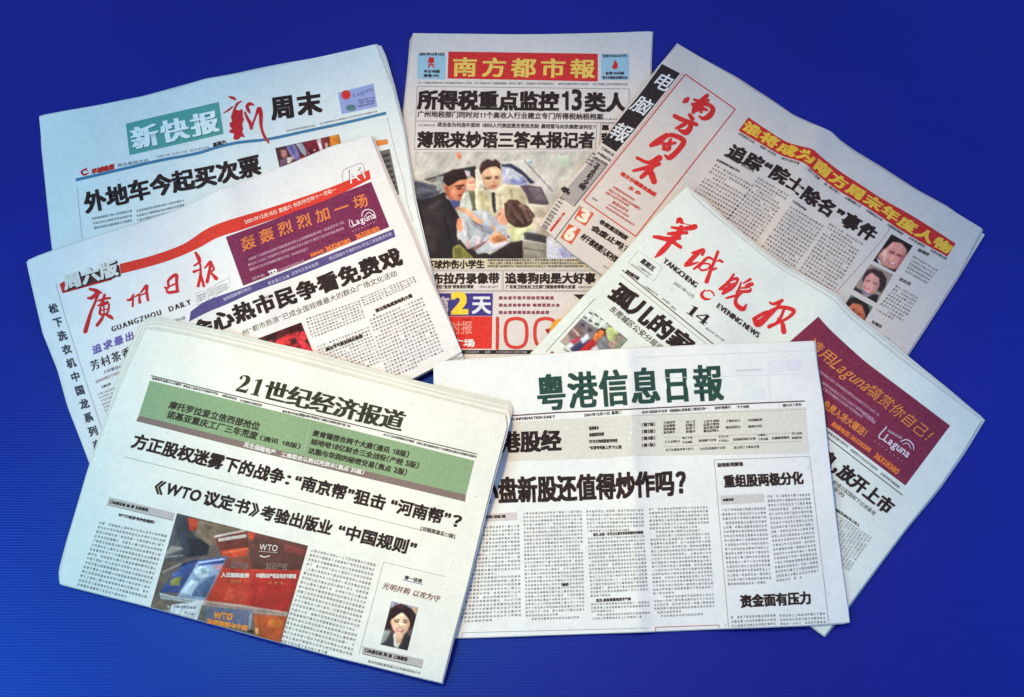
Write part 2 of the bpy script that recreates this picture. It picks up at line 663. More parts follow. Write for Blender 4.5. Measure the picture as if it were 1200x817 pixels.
    def column(self, q, rows, chars, col=(78, 66, 66), bold=0.0, indent=0.09, seed=None, short_last=True, lvl=1):
        """body text filling the four-cornered column q = tl, tr, br, bl"""
        q = [np.asarray(x, float) for x in q]
        r = random.Random(seed if seed is not None else int(q[0][0] * 7 + q[0][1]))
        vs, ts, k = [], [], 0

        def at(u, v):
            return (q[0] * (1 - u) + q[1] * u) * (1 - v) + (q[3] * (1 - u) + q[2] * u) * v
        end = 0
        for i in range(rows):
            v = (i + 0.85) / rows
            a, b = at(0, v), at(1, v)
            ux = (b - a) / chars
            uy = (at(0, (i + 0.5) / rows) - at(0, (i + 1.0) / rows)) * 2 * 0.66
            s0 = 2 if end else 0
            e = chars
            end = 0
            if r.random() < indent * 0.6 or (short_last and i == rows - 1):
                e = r.randint(chars // 3, chars)
                end = 1
            for c in range(s0, e):
                if r.random() < 0.015:
                    continue
                gv, gt, _ = glyph(r.choice(COMMON))
                o = a + ux * c
                for dx in ((-bold, bold) if bold else (0,)):
                    vs.append(o + (gv[:, :1] + dx) * ux * 0.84 + (gv[:, 1:2] + 0.08) * uy)
                    ts.append(gt + k)
                    k += len(gv)
        if vs:
            self._add(np.vstack(vs), np.vstack(ts), col, self.lift(lvl))

    def tiny(self, a, b, h, col=(80, 66, 66), n=None, bold=0.01, lvl=2):
        """one line of small print from a to b (base line)"""
        a, b = np.asarray(a, float), np.asarray(b, float)
        L = np.linalg.norm(b - a)
        n = n or max(2, int(L / (h * 1.02)))
        r = random.Random(int(a[0] * 13 + b[1] * 7))
        self.text(''.join(r.choice(COMMON) for _ in range(n)), [a, b], h, col, bold=bold, by=0, lvl=lvl)

    def build(self, name, label=None, part_of=None):
        px = np.vstack(self.v)
        lf = np.concatenate(self.l)
        w = onto(self.p.grid, px, lf)
        return mesh_object(name, w, np.vstack(self.f), self.mats, np.concatenate(self.m), part_of or self.p.root, label=label)


def picture(paper, quad, back, polys, name="photograph", blur=0.75, noise=0.011, dens=1.35, label=None, lvl=0, over=None, mott=0.022):
    """a printed photograph: painted patches, softened like newspaper printing, on a fine grid lying on the page"""
    q = np.array(quad, float)
    x0, y0 = np.floor(q.min(0)) - 3
    x1, y1 = np.ceil(q.max(0)) + 3
    S = 2
    W, Hh = int((x1 - x0) * S), int((y1 - y0) * S)
    X, Y = np.meshgrid(x0 + (np.arange(W) + .5) / S, y0 + (np.arange(Hh) + .5) / S)
    img = np.zeros((Hh, W, 3)) + np.array(back, float)
    streak = []
    for sx, sy, sh in ((1.2, 5.0, 0.6), (5.0, 1.2, -0.5), (2.2, 2.2, 0.0), (1.2, 6.0, -0.9)):
        q_ = RNG.normal(size=(Hh, W))
        for ax, sg in ((0, sy * S), (1, sx * S)):
            k_ = np.exp(-0.5 * (np.arange(-int(3 * sg), int(3 * sg) + 1) / sg) ** 2)
            q_ = np.apply_along_axis(lambda r: np.convolve(r, k_, 'same'), ax, q_)
        jj, ii = np.mgrid[0:Hh, 0:W]
        q_ = q_[jj, (ii + sh * jj).astype(int) % W]
        streak.append(q_ / q_.std())
    for n_, op in enumerate(polys):
        pts, cc = op[0], np.array(op[1], float)
        soft = op[2] if len(op) > 2 else 0.45
        p = np.asarray(pts, float)
        pad = int((soft * 3 + 5) * S)
        bx0, by0 = p.min(0)
        bx1, by1 = p.max(0)
        i0, i1 = max(0, int((bx0 - x0) * S) - pad), min(W, int((bx1 - x0) * S) + pad)
        j0, j1 = max(0, int((by0 - y0) * S) - pad), min(Hh, int((by1 - y0) * S) + pad)
        if i1 <= i0 or j1 <= j0:
            continue
        m = inside(p, X[j0:j1, i0:i1], Y[j0:j1, i0:i1]).astype(float)
        al = gauss(m, soft * S)[..., None]
        size = min(bx1 - bx0, by1 - by0)
        sg = max(0.6, min(3.0, size * 0.16)) * S
        gm = gauss(m, sg)
        sh = int(max(1, sg * 0.7))
        rel = np.roll(np.roll(gm, -sh, 0), -sh, 1) - np.roll(np.roll(gm, sh, 0), sh, 1)
        tone = 1 + 0.16 * rel + (0.025 if size > 40 else 0.045 if size > 5 else 0.03) * streak[n_ % 4][j0:j1, i0:i1]
        img[j0:j1, i0:i1] = img[j0:j1, i0:i1] * (1 - al) + cc * tone[..., None] * al
    img = gauss(img, 0.28 * S)
    n1 = gauss(RNG.normal(size=(Hh, W, 1)), 1.0 * S)
    n1 /= n1.std()
    n2 = gauss(RNG.normal(size=(Hh, W, 3)), 0.45 * S)
    n2 /= n2.std()
    n3 = gauss(RNG.normal(size=(Hh, W, 1)), 4.0 * S)
    n3 /= n3.std()
    img = np.clip(img * (1 + mott * n1 + 2.2 * mott * n3) + 255 * noise * n2, 8, 245)
    nu = int(max(np.hypot(*(q[1] - q[0])), np.hypot(*(q[2] - q[3]))) * dens) + 2
    nv = int(max(np.hypot(*(q[3] - q[0])), np.hypot(*(q[2] - q[1]))) * dens) + 2
    u, v = np.meshgrid(np.linspace(0, 1, nu), np.linspace(0, 1, nv))
    u, v = u[..., None], v[..., None]
    P = ((q[0] * (1 - u) + q[1] * u) * (1 - v) + (q[3] * (1 - u) + q[2] * u) * v).reshape(-1, 2)
    ci = np.clip(((P[:, 0] - x0) * S).astype(int), 0, W - 1)
    cj = np.clip(((P[:, 1] - y0) * S).astype(int), 0, Hh - 1)
    cl = lin(img[cj, ci])
    w = onto(paper.grid, P, 0.0002 + 0.0001 * lvl)
    i = np.arange(nu * nv).reshape(nv, nu)
    f = np.stack([i[:-1, :-1].ravel(), i[1:, :-1].ravel(), i[1:, 1:].ravel(), i[:-1, 1:].ravel()], 1)
    o = mesh_object(name, w, f, [picture_mat()], parent=paper.root, label=label)
    a = o.data.color_attributes.new("ink", 'FLOAT_COLOR', 'POINT')
    a.data.foreach_set("color", np.concatenate([cl, np.ones((len(cl), 1))], 1).astype(np.float32).ravel())
    return o


def crop(ox, oy, s):
    """readings taken from an enlarged part of the photograph: origin and magnification"""
    def k(*a):
        if len(a) == 2 and not hasattr(a[0], '__len__'):
            return (ox + a[0] / s, oy + a[1] / s)
        r = []
        for p in (a[0] if len(a) == 1 else a):
            r.append((ox + p[0] / s, oy + p[1] / s) + ((p[2] / s,) if len(p) > 2 else ()))
        return r
    return k


c1, c2, c3, c4 = crop(30, 40, 4), crop(230, 40, 4), crop(470, 30, 4), crop(470, 200, 3.647)
c5, c6, c7, c8 = crop(640, 40, 4), crop(860, 100, 4), crop(640, 210, 4), crop(860, 260, 4)
d1, d2, d3, d4 = crop(30, 230, 4), crop(240, 160, 4), crop(240, 280, 4), crop(60, 370, 4)
d5, d6, d7, d8 = crop(320, 400, 4), crop(60, 560, 4), crop(300, 600, 4), crop(500, 390, 4)
e1, e2, e3, e4, e5 = crop(740, 400, 4), crop(520, 560, 4), crop(760, 570, 4), crop(900, 360, 5.105), crop(930, 480, 5.835)
f1, f2, f3, f4 = crop(600, 180, 5.833), crop(760, 90, 5.833), crop(640, 150, 5.8375), crop(760, 245, 9.078)
f5, f6, f7, f8 = crop(800, 290, 7.779), crop(90, 290, 6.667), crop(250, 100, 10.21), crop(485, 180, 6.2865)
g1, g2, g3, g4, g5 = crop(170, 590, 4.805), crop(430, 680, 7.42), crop(960, 260, 5.833), crop(640, 350, 11.67), crop(300, 140, 8.571)
g6, g8, h1, h3, i6, i7 = crop(500, 330, 7.5), crop(620, 420, 5), crop(1040, 420, 5.836), crop(30, 280, 8.17), crop(150, 460, 5.217), crop(340, 190, 7.425)
BLACK, DARK, GREY = (44, 26, 26), (58, 42, 42), (120, 110, 110)

# ------------------------------------------------------------------ tabletop
def tabletop():
    n, mx = 60, 1.9
    xs = np.linspace(-mx, mx, n)
    ys = np.linspace(-1.5, 1.7, n)
    X, Y = np.meshgrid(xs, ys)
    w = np.stack([X.ravel(), Y.ravel(), np.zeros(X.size)], 1)
    i = np.arange(n * n).reshape(n, n)
    f = np.stack([i[:-1, :-1].ravel(), i[:-1, 1:].ravel(), i[1:, 1:].ravel(), i[1:, :-1].ravel()], 1)
    m = bpy.data.materials.new("blue_ribbed_cloth")
    m.use_nodes = True
    nt = m.node_tree
    b = nt.nodes["Principled BSDF"]
    b.inputs["Roughness"].default_value = 0.40
    b.inputs["Specular IOR Level"].default_value = 1.0
    b.inputs["Specular Tint"].default_value = (0.02, 0.27, 1.0, 1)
    tc = nt.nodes.new("ShaderNodeTexCoord")
    wv = nt.nodes.new("ShaderNodeTexWave")
    wv.bands_direction = 'Y'
    wv.inputs["Scale"].default_value = 96
    wv.inputs["Distortion"].default_value = 3.0
    wv.inputs["Detail"].default_value = 3
    wv.inputs["Detail Scale"].default_value = 0.5
    no = nt.nodes.new("ShaderNodeTexNoise")
    no.inputs["Scale"].default_value, no.inputs["Detail"].default_value = 500, 3
    big = nt.nodes.new("ShaderNodeTexNoise")
    big.inputs["Scale"].default_value, big.inputs["Detail"].default_value = 3.0, 3
    mp = nt.nodes.new("ShaderNodeMapping")
    mp.inputs["Scale"].default_value = (0.25, 1, 1)
    nt.links.new(tc.outputs["Object"], mp.inputs["Vector"])
    for nd in (no, big):
        nt.links.new(tc.outputs["Object"], nd.inputs["Vector"])
    nt.links.new(mp.outputs["Vector"], wv.inputs["Vector"])
    mx1 = nt.nodes.new("ShaderNodeMix")
    mx1.data_type = 'RGBA'
    mx1.inputs[6].default_value = (0.015, 0.0080, 0.185, 1)
    mx1.inputs[7].default_value = (0.021, 0.0110, 0.24, 1)
    ad = nt.nodes.new("ShaderNodeMath")
    ad.operation = 'MULTIPLY_ADD'
    ad.inputs[1].default_value, ad.inputs[2].default_value = 0.45, 0.0
    ad2 = nt.nodes.new("ShaderNodeMath")
    ad2.operation = 'MULTIPLY_ADD'
    ad2.inputs[1].default_value = 0.55
    nt.links.new(wv.outputs["Fac"], ad.inputs[0])
    nt.links.new(no.outputs["Fac"], ad2.inputs[0])
    nt.links.new(ad.outputs[0], ad2.inputs[2])
    nt.links.new(ad2.outputs[0], mx1.inputs[0])
    var = nt.nodes.new("ShaderNodeMapRange")
    var.inputs[1].default_value, var.inputs[2].default_value = 0.3, 0.7
    var.inputs[3].default_value, var.inputs[4].default_value = 0.86, 1.08
    nt.links.new(big.outputs["Fac"], var.inputs[0])
    mxv = nt.nodes.new("ShaderNodeVectorMath")
    mxv.operation = 'SCALE'
    nt.links.new(mx1.outputs[2], mxv.inputs[0])
    nt.links.new(var.outputs[0], mxv.inputs["Scale"])
    nt.links.new(mxv.outputs[0], b.inputs["Base Color"])
    bp = nt.nodes.new("ShaderNodeBump")
    bp.inputs["Strength"].default_value, bp.inputs["Distance"].default_value = 0.35, 0.0007
    nt.links.new(ad2.outputs[0], bp.inputs["Height"])
    nt.links.new(bp.outputs["Normal"], b.inputs["Normal"])
    o = mesh_object("tabletop", w, f, [m])
    o["kind"] = "structure"
    return o


tabletop()
# ------------------------------------------------------------------ the seven newspapers, lowest first
RED, YEL, WHITE = (212, 40, 34), (240, 198, 84), (240, 238, 234)
ORANGE = (232, 120, 55)

# ---- red-masthead newspaper, top centre
B = Paper("newspaper with yellow characters on a red masthead above a large photograph with a car",
          [[(484, 39), (620, 40.5), (764, 37.5)], [(764, 37.5), (762, 80), (766, 200), (775, 428)],
           [(462, 428), (775, 428)], [(484, 39), (475, 125), (470, 160), (462, 428)]],
          back=[[(480, 46), (620, 41), (765, 38)], [(765, 38), (764, 80), (768, 200), (777, 429)],
                [(460, 429), (777, 429)], [(480, 46), (472, 125), (467, 160), (460, 429)]],
          tint=(226, 214, 208), bumps=[(640, 30, 640, 430, 60, .0010)], thick=.005)
a = Art(B)
a.quad(c3([(222, 122), (922, 132), (922, 262), (218, 248)]), (214, 44, 44))
a.text('南方都市報', c3([(228, 240), (918, 249)]), 23.5, (240, 200, 92), bold=.024, by=.018, fill=.86)
a.build("masthead")
a = Art(B)
a.quad(c3([(78, 130), (208, 132), (208, 252), (75, 250)]), (160, 194, 212))
QQ = (c3([(938, 132), (1068, 132), (1068, 255), (938, 255)]), (160, 194, 212))
a.text('2001年12月15日', c3([(85, 141), (204, 141)]), 3.6, DARK, bold=.04)
a.text('星', c3([(125, 173), (157, 173)]), 6, RED, bold=.05)
a.text('六', c3([(125, 197), (157, 197)]), 6, RED, bold=.05)
a.text('今日48版', c3([(105, 222), (182, 222)]), 3.6, DARK, bold=.04)
a.text('零售1元', c3([(105, 242), (176, 242)]), 3.6, DARK, bold=.04)
a.build("date_box")
a = Art(B)
a.quad(*QQ)
a.text('刊号CN44-0170', c3([(945, 150), (1058, 148)]), 3.4, DARK, bold=.04)
a.poly(c3([(1000, 160), (1015, 178), (1016, 194), (1008, 204), (996, 204), (988, 192), (996, 182)]), RED, 2)
a.text('总第1660期', c3([(958, 230), (1046, 230)]), 3.4, DARK, bold=.04)
a.text('南方日报报业集团主办', c3([(944, 250), (1062, 250)]), 3.2, DARK, bold=.04)
a.build("date_box")
a = Art(B)
for x0, x1 in ((80, 330), (345, 570), (585, 720), (735, 880), (900, 1062)):
    a.tiny(c3(x0, 272 + x0 * .008), c3(x1, 272 + x1 * .008), 2.6, GREY)
a.line(c3(75, 285), c3(1070, 297), .5, GREY)
a.line(c3(75, 285), c3(62, 585), .4, GREY)
a.line(c3(1070, 297), c3(1066, 445), .4, GREY)
a.line(c3(70, 447), c3(1066, 456), .5, GREY)
a.line(c3(62, 581), c3(905, 578), .5, GREY)
a.line(c3(918, 456), c3(910, 580), .5, GREY)
a.line(c3(935, 458), c3(930, 580), .5, GREY)
a.line(c3(935, 458), c3(1066, 460), .5, GREY)
a.build("rule_line")
a = Art(B)
a.text('所得税重点监控', c3([(76, 391), (738, 399)]), 22, BLACK, bold=.052, by=.034)
a.text('13', c3([(745, 393), (850, 394)]), 20.5, BLACK, lat=True, bold=.03)
a.text('类人', c3([(860, 402), (1058, 404)]), 22, BLACK, bold=.052, by=.034)
a.build("headline")
a = Art(B)
a.text('广州地税部门同时对11个高收入行业建立专门所得税纳税档案……', c3([(75, 429), (1012, 443)]), 7.3, DARK, bold=.022)
a.tiny(c3(82, 472), c3(160, 473), 2.6, GREY)
a.text('政治会为何选中深圳 1800人代表团是否劳民伤财 最短暂马向东案数误何在？', c3([(170, 474), (912, 486)]), 5.2, DARK, bold=.02)
a.build("subheading")
a = Art(B)
a.text('薄熙来妙语三答本报记者', c3([(74, 571), (906, 573)]), 18.5, BLACK, bold=.045, by=.032)
a.text('惠', c3([(940, 490), (975, 490)]), 6, BLACK, bold=.05)
a.text('珠', c3([(938, 540), (975, 540)]), 9, BLACK, bold=.05)
a.build("headline")
P = []
def pg(pts, c, s=.45):
    P.append((f8(pts), c, s))
pg([(-60, -60), (1700, -60), (1700, 860), (-60, 860)], (194, 187, 177))
pg([(0, 150), (230, 120), (460, 90), (470, 300), (0, 300)], (178, 170, 160))
pg([(640, 60), (900, 40), (1100, 330), (990, 380), (800, 250)], (200, 192, 184))
pg([(810, 52), (818, 50), (1026, 276), (1020, 282)], (110, 104, 108))
pg([(860, 50), (880, 55), (870, 75), (830, 65)], (150, 180, 190))
pg([(310, -10), (345, 0), (350, 25), (338, 45), (322, 32)], (226, 120, 84))
pg([(395, 60), (410, 55), (415, 75), (400, 78)], (160, 140, 120))
pg([(5, 198), (165, 236), (205, 270), (150, 340), (20, 370)], (88, 86, 100))
pg([(5, 206), (90, 225), (150, 300), (30, 350)], (72, 70, 84))
pg([(70, 192), (170, 166), (300, 118), (455, 92), (460, 150), (455, 190), (425, 170), (230, 178), (140, 212)], (48, 46, 48))
pg([(95, 196), (170, 176), (172, 206), (140, 212)], (120, 120, 106))
pg([(166, 172), (222, 162), (216, 272), (168, 272)], (158, 160, 152))
pg([(12, 330), (60, 340), (150, 318), (215, 285), (240, 292), (262, 335), (310, 420), (335, 470), (322, 520), (316, 600), (330, 660), (290, 700), (290, 775), (120, 775), (55, 540)], (42, 34, 38))
pg([(60, 420), (180, 360), (230, 440), (200, 620), (120, 680)], (52, 42, 44))
pg([(210, 470), (225, 460), (280, 640), (270, 680)], (30, 24, 28))
pg([(368, 290), (440, 268), (470, 350), (500, 420), (430, 420), (398, 380)], (104, 104, 80))
pg([(345, 300), (402, 280), (432, 400), (420, 430), (340, 400)], (202, 202, 190))
pg([(450, 262), (530, 236), (600, 272), (660, 226), (770, 236), (830, 300), (850, 390), (940, 510), (870, 570), (700, 560), (560, 520), (480, 480), (455, 390)], (216, 205, 172))
pg([(690, 250), (770, 245), (820, 310), (830, 400), (740, 350)], (200, 188, 152))
pg([(470, 300), (520, 290), (560, 420), (540, 480), (500, 420)], (196, 184, 146))
pg([(450, 120), (505, 100), (520, 250), (460, 262)], (212, 202, 184))
pg([(642, 78), (720, 76), (800, 125), (892, 216), (860, 224), (800, 160), (720, 110), (650, 100)], (54, 54, 76))
pg([(650, 96), (715, 104), (770, 150), (830, 205), (850, 230), (800, 238), (760, 232), (660, 216)], (176, 176, 204))
pg([(700, 200), (800, 170), (836, 208), (770, 232)], (124, 126, 172))
pg([(670, 110), (730, 120), (760, 170), (690, 190)], (206, 208, 214))
pg([(480, 116), (498, 66), (545, 38), (580, 54), (600, 38), (636, 70), (644, 126), (606, 96), (560, 100), (520, 126), (505, 158), (492, 150)], (66, 44, 42))
pg([(500, 148), (530, 116), (560, 100), (604, 96), (642, 122), (648, 180), (632, 238), (606, 266), (572, 262), (530, 236), (508, 196)], (228, 178, 142))
pg([(500, 160), (520, 150), (530, 240), (572, 262), (548, 262), (512, 220)], (206, 152, 122))
pg([(526, 178), (570, 174), (572, 184), (530, 188)], (138, 92, 78))
pg([(592, 170), (626, 166), (628, 176), (596, 182)], (138, 92, 78))
pg([(582, 190), (592, 190), (598, 222), (572, 224)], (222, 164, 134))
pg([(566, 236), (612, 232), (602, 248), (574, 250)], (196, 100, 92))
pg([(512, 236), (545, 262), (520, 268)], (110, 118, 122))
pg([(572, 284), (596, 286), (606, 430), (592, 440), (576, 390)], (54, 46, 54))
pg([(560, 262), (600, 276), (570, 290)], (240, 236, 226))
pg([(780, 238), (830, 232), (940, 248), (998, 372), (960, 382), (848, 366), (826, 300)], (88, 72, 82))
pg([(840, 250), (930, 256), (980, 350), (900, 340)], (112, 96, 102))
pg([(842, 372), (1010, 384), (970, 600), (900, 560), (860, 470)], (206, 192, 176))
pg([(800, 572), (980, 602), (978, 664), (820, 628)], (88, 80, 82))
for k in range(4):
    pg([(815, 590 + 12 * k), (976, 612 + 13 * k), (976, 617 + 13 * k), (815, 595 + 12 * k)], (40, 36, 40))
pg([(780, 640), (978, 668), (978, 778), (800, 778)], (150, 140, 126))
pg([(800, 690), (970, 716), (970, 724), (800, 700)], (110, 102, 94))
pg([(980, 600), (1600, 600), (1600, 800), (980, 800)], (198, 196, 206))
pg([(1060, 700), (1180, 660), (1260, 760), (1100, 770)], (160, 160, 196))
pg([(330, 630), (480, 700), (560, 745), (720, 650), (800, 640), (806, 778), (286, 778)], (46, 36, 36))
pg([(288, 690), (340, 668), (372, 700), (430, 760), (445, 778), (285, 778)], (134, 130, 66))
pg([(300, 700), (350, 690), (350, 770), (300, 775)], (110, 104, 52))
pg([(350, 450), (420, 424), (520, 416), (640, 500), (690, 545), (700, 600), (720, 640), (640, 692), (560, 724), (470, 742), (440, 700), (396, 704), (350, 645), (326, 575)], (182, 184, 190))
pg([(420, 450), (520, 520), (600, 560), (560, 600), (470, 560), (400, 500)], (156, 160, 170))
pg([(360, 560), (440, 600), (560, 640), (540, 680), (430, 680), (370, 640)], (206, 204, 208))
pg([(480, 620), (550, 650), (470, 700), (450, 690)], (224, 190, 196))
pg([(390, 640), (410, 640), (408, 700), (392, 700)], (214, 160, 160))
pg([(560, 640), (712, 636), (640, 692), (556, 714)], (216, 208, 216))
pg([(440, 480), (510, 540), (500, 556), (430, 500)], (110, 92, 96))
pg([(560, 520), (580, 524), (610, 570), (596, 580)], (224, 160, 110))
pg([(410, 700), (540, 640), (560, 610), (548, 640), (460, 712)], (130, 92, 92))
pg([(296, 398), (340, 388), (416, 420), (470, 476), (530, 492), (484, 524), (430, 488), (396, 450), (340, 420)], (228, 168, 132))
pg([(320, 482), (350, 468), (364, 560), (334, 584), (313, 540)], (208, 134, 104))
pg([(262, 336), (344, 340), (336, 388), (300, 402), (272, 372)], (84, 84, 134))
pg([(230, 300), (262, 330), (272, 350), (240, 330)], (226, 220, 214))
pg([(214, 202), (224, 152), (290, 116), (362, 116), (388, 150), (392, 188), (330, 200), (282, 232), (252, 246), (232, 226)], (44, 28, 30))
pg([(215, 222), (252, 246), (282, 228), (340, 196), (392, 190), (384, 250), (376, 285), (362, 302), (350, 345), (318, 345), (262, 336), (234, 290)], (214, 132, 98))
pg([(222, 232), (250, 246), (262, 300), (300, 340), (262, 334), (236, 290)], (178, 96, 72))
pg([(300, 240), (372, 228), (372, 242), (304, 252)], (112, 62, 50))
pg([(316, 258), (352, 250), (350, 262), (320, 268)], (90, 50, 44))
pg([(324, 306), (356, 302), (350, 316), (324, 318)], (150, 70, 60))
pg([(394, 188), (440, 172), (458, 250), (430, 282), (398, 262)], (226, 166, 138))
pg([(372, 124), (414, 128), (418, 172), (388, 168)], (222, 196, 198))
pg([(398, 210), (450, 205), (450, 218), (400, 224)], (180, 112, 92))
pg([(600, 470), (634, 420), (672, 388), (690, 470), (692, 524), (640, 524)], (228, 164, 134))
pg([(620, 440), (640, 430), (640, 450), (625, 460)], (190, 120, 100))
pg([(664, 372), (700, 340), (762, 342), (836, 388), (892, 450), (898, 494), (850, 530), (806, 562), (752, 548), (692, 506), (672, 450)], (78, 54, 46))
pg([(776, 390), (846, 420), (880, 486), (836, 480), (800, 440)], (98, 70, 60), 1.8)
pg([(690, 380), (740, 370), (770, 440), (720, 470)], (60, 40, 37), 1.5)
pg([(840, 430), (868, 452), (862, 500), (846, 490)], (136, 104, 88), .9)
pg([(690, 560), (740, 542), (872, 546), (800, 590), (782, 640), (732, 654), (700, 612)], (198, 196, 144))
pg([(556, 612), (620, 576), (690, 588), (694, 640), (612, 672), (560, 652)], (216, 152, 106))
pg([(570, 630), (640, 610), (640, 616), (572, 638)], (170, 104, 70))
pg([(676, 600), (716, 594), (718, 630), (690, 642)], (206, 198, 196))
pg([(686, 606), (704, 604), (704, 624), (690, 626)], (70, 60, 66))
pg([(1020, 30), (1130, 10), (1180, 80), (1120, 110)], (196, 204, 180))
for pts, cc, s in (
        ([(700, 260), (720, 262), (735, 330), (712, 336)], (176, 162, 128), 1.0), ([(620, 300), (640, 296), (650, 400), (630, 420)], (186, 174, 140), .8),
        ([(520, 300), (536, 296), (566, 400), (552, 420)], (180, 168, 130), .8), ([(760, 300), (800, 320), (816, 380), (800, 384)], (188, 176, 142), 1.0),
        ([(470, 280), (500, 270), (520, 380), (500, 400)], (186, 174, 132), 1.2), ([(60, 560), (120, 520), (170, 700), (120, 740)], (58, 48, 48), 1.4),
        ([(90, 400), (200, 330), (215, 350), (120, 440)], (66, 56, 60), 1.2), ([(240, 300), (262, 350), (300, 470), (286, 480)], (28, 22, 26), .8),
        ([(522, 172), (572, 166), (572, 176), (526, 182)], (112, 72, 60), .35), ([(594, 164), (628, 158), (630, 168), (596, 175)], (112, 72, 60), .35),
        ([(530, 184), (566, 182), (562, 192), (534, 193)], (70, 46, 44), .35), ([(598, 180), (624, 176), (622, 186), (600, 189)], (70, 46, 44), .35),
        ([(566, 234), (612, 230), (602, 244), (574, 247)], (176, 84, 76), .4), ([(578, 212), (598, 210), (596, 220), (578, 222)], (196, 138, 108), .4),
        ([(300, 238), (370, 226), (372, 238), (304, 248)], (76, 40, 36), .4), ([(318, 256), (352, 250), (350, 262), (322, 266)], (54, 30, 30), .35), ([(326, 304), (356, 300), (352, 312), (326, 316)], (124, 50, 46), .4),
        ([(20, 250), (120, 260), (140, 280), (30, 300)], (104, 102, 116), 1.2), ([(430, 500), (520, 560), (510, 572), (420, 520)], (142, 140, 150), .7),
        ([(380, 500), (400, 490), (420, 620), (400, 640)], (160, 162, 172), .8), ([(520, 580), (540, 575), (500, 660), (480, 660)], (150, 144, 154), .8),
        ([(600, 660), (700, 644), (640, 690), (590, 700)], (226, 214, 218), .8), ([(460, 440), (520, 432), (560, 500), (520, 500)], (206, 206, 206), 1.0),
        ([(560, 110), (630, 130), (640, 170), (570, 150)], (240, 200, 168), 1.0), ([(520, 240), (572, 250), (600, 262), (560, 264)], (196, 134, 102), .8),
        ([(280, 250), (310, 250), (310, 300), (285, 300)], (226, 150, 114), .9), ([(340, 260), (362, 262), (360, 300), (345, 300)], (190, 104, 78), .7),
        ([(700, 360), (720, 352), (700, 470), (686, 460)], (100, 74, 64), .8), ([(780, 370), (850, 410), (842, 424), (770, 390)], (150, 116, 100), .7),
        ([(760, 480), (830, 520), (800, 550), (750, 530)], (54, 36, 34), 1.0), ([(640, 440), (664, 420), (672, 460), (652, 470)], (240, 184, 154), .7),
        ([(580, 596), (660, 590), (650, 606), (590, 616)], (236, 176, 130), .7), ([(600, 640), (680, 622), (676, 632), (604, 654)], (170, 104, 70), .5),
        ([(860, 260), (930, 258), (950, 300), (880, 310)], (118, 102, 108), 1.0), ([(870, 390), (960, 400), (950, 500), (900, 480)], (188, 172, 156), 1.6),
        ([(700, 110), (760, 150), (790, 200), (760, 200), (700, 140)], (206, 206, 220), .9), ([(640, 560), (700, 600), (690, 620), (640, 590)], (168, 172, 180), .7)):
    P.append((f8(pts), cc, s))
for pts in ([(572, 622), (600, 612), (650, 606), (652, 610), (602, 617)], [(566, 634), (610, 628), (660, 620), (661, 624), (611, 633)], [(572, 648), (615, 643), (655, 634), (656, 638), (616, 648)],
            [(300, 404), (345, 402), (346, 405), (301, 408)], [(318, 412), (360, 416), (360, 419), (319, 416)], [(322, 500), (345, 492), (346, 496), (323, 504)], [(320, 520), (348, 514), (348, 518), (321, 524)], [(322, 540), (350, 536), (350, 540), (323, 544)]):
    pg(pts, (150, 92, 62), .35)
for k in range(14):          # strands of hair
    x, y = 692 + 10 * k, 352 + 3 * k + (k * 37) % 60
    pg([(x, y), (x + 5, y - 2), (x + 40, y + 90), (x + 30, y + 92)], ((112, 82, 68), (54, 35, 33))[k % 2], .5)
pg([(880, 470), (1000, 470), (1000, 620), (860, 560)], (198, 184, 168), .6)
pg([(742, 560), (850, 540), (880, 520), (890, 545), (800, 590), (760, 590)], (212, 208, 160), .6)
picture(B, [(486, 178), (740, 177), (745, 303), (480, 303)], (206, 200, 192), P, label="printed photograph of two men in front of a car with a child lying in arms")
a = Art(B)
a.quad(c4([(100, 379), (1030, 379), (1040, 418), (100, 418)]), (214, 200, 172))
a.text('环球炸伤小学生', c4([(104, 419), (357, 417)]), 9.6, BLACK, bold=.04)
for y in (388, 401, 414):
    a.tiny(c4(368, y), c4(800, y), 3.0, DARK, bold=.035)
a.build("caption")
a = Art(B)
for x0, x1 in ((80, 431), (437, 850)):
    for k in (0, 5):
        a.line(c4(x0, 424 + k), c4(x1, 424 + k), .35, GREY)
        a.line(c4(x0, 517 - k), c4(x1, 517 - k), .35, GREY)
    a.line(c4(x1, 424), c4(x1, 517), .35, GREY)
    a.line(c4(x0, 424), c4(x0, 517), .35, GREY)
a.text('布拉丹录像带', c4([(132, 484), (420, 482)]), 12.4, BLACK, bold=.045, by=.034)
a.text('追毒狗肉是大好事', c4([(444, 482), (832, 482)]), 12.4, BLACK, bold=.045, by=.034)
a.text('图拉“圣战”录音来历调查', c4([(146, 504), (310, 503)]), 4.2, DARK, bold=.03)
a.tiny(c4(325, 502), c4(415, 502), 2.8, GREY)
a.text('广东省卫妇处处卫生部门措施省得等大处道', c4([(447, 504), (745, 504)]), 4.2, DARK, bold=.03)
a.tiny(c4(755, 503), c4(830, 503), 2.8, GREY)
a.build("headline")
a = Art(B)
a.quad(g6([(60, 103), (582, 103), (578, 302), (60, 302)]), (66, 54, 132))
a.text('2', g6([(208, 280), (368, 278)]), 21, (240, 205, 60), lat=True, bold=.05)
a.text('天', g6([(395, 280), (568, 280)]), 21, (228, 224, 226), bold=.03)
a.text('第', g6([(40, 285), (200, 285)]), 20, (196, 190, 204), bold=.03)
a.quad(g6([(40, 305), (576, 305), (572, 590), (40, 590)]), (222, 50, 40))
a.quad(g6([(40, 602), (945, 602), (945, 637), (40, 637)]), (40, 28, 28))
a.text('时报', g6([(200, 462), (402, 460)]), 15, (228, 140, 128), bold=.02)
a.text('广场', g6([(220, 574), (424, 572)]), 8.8, WHITE, bold=.035)
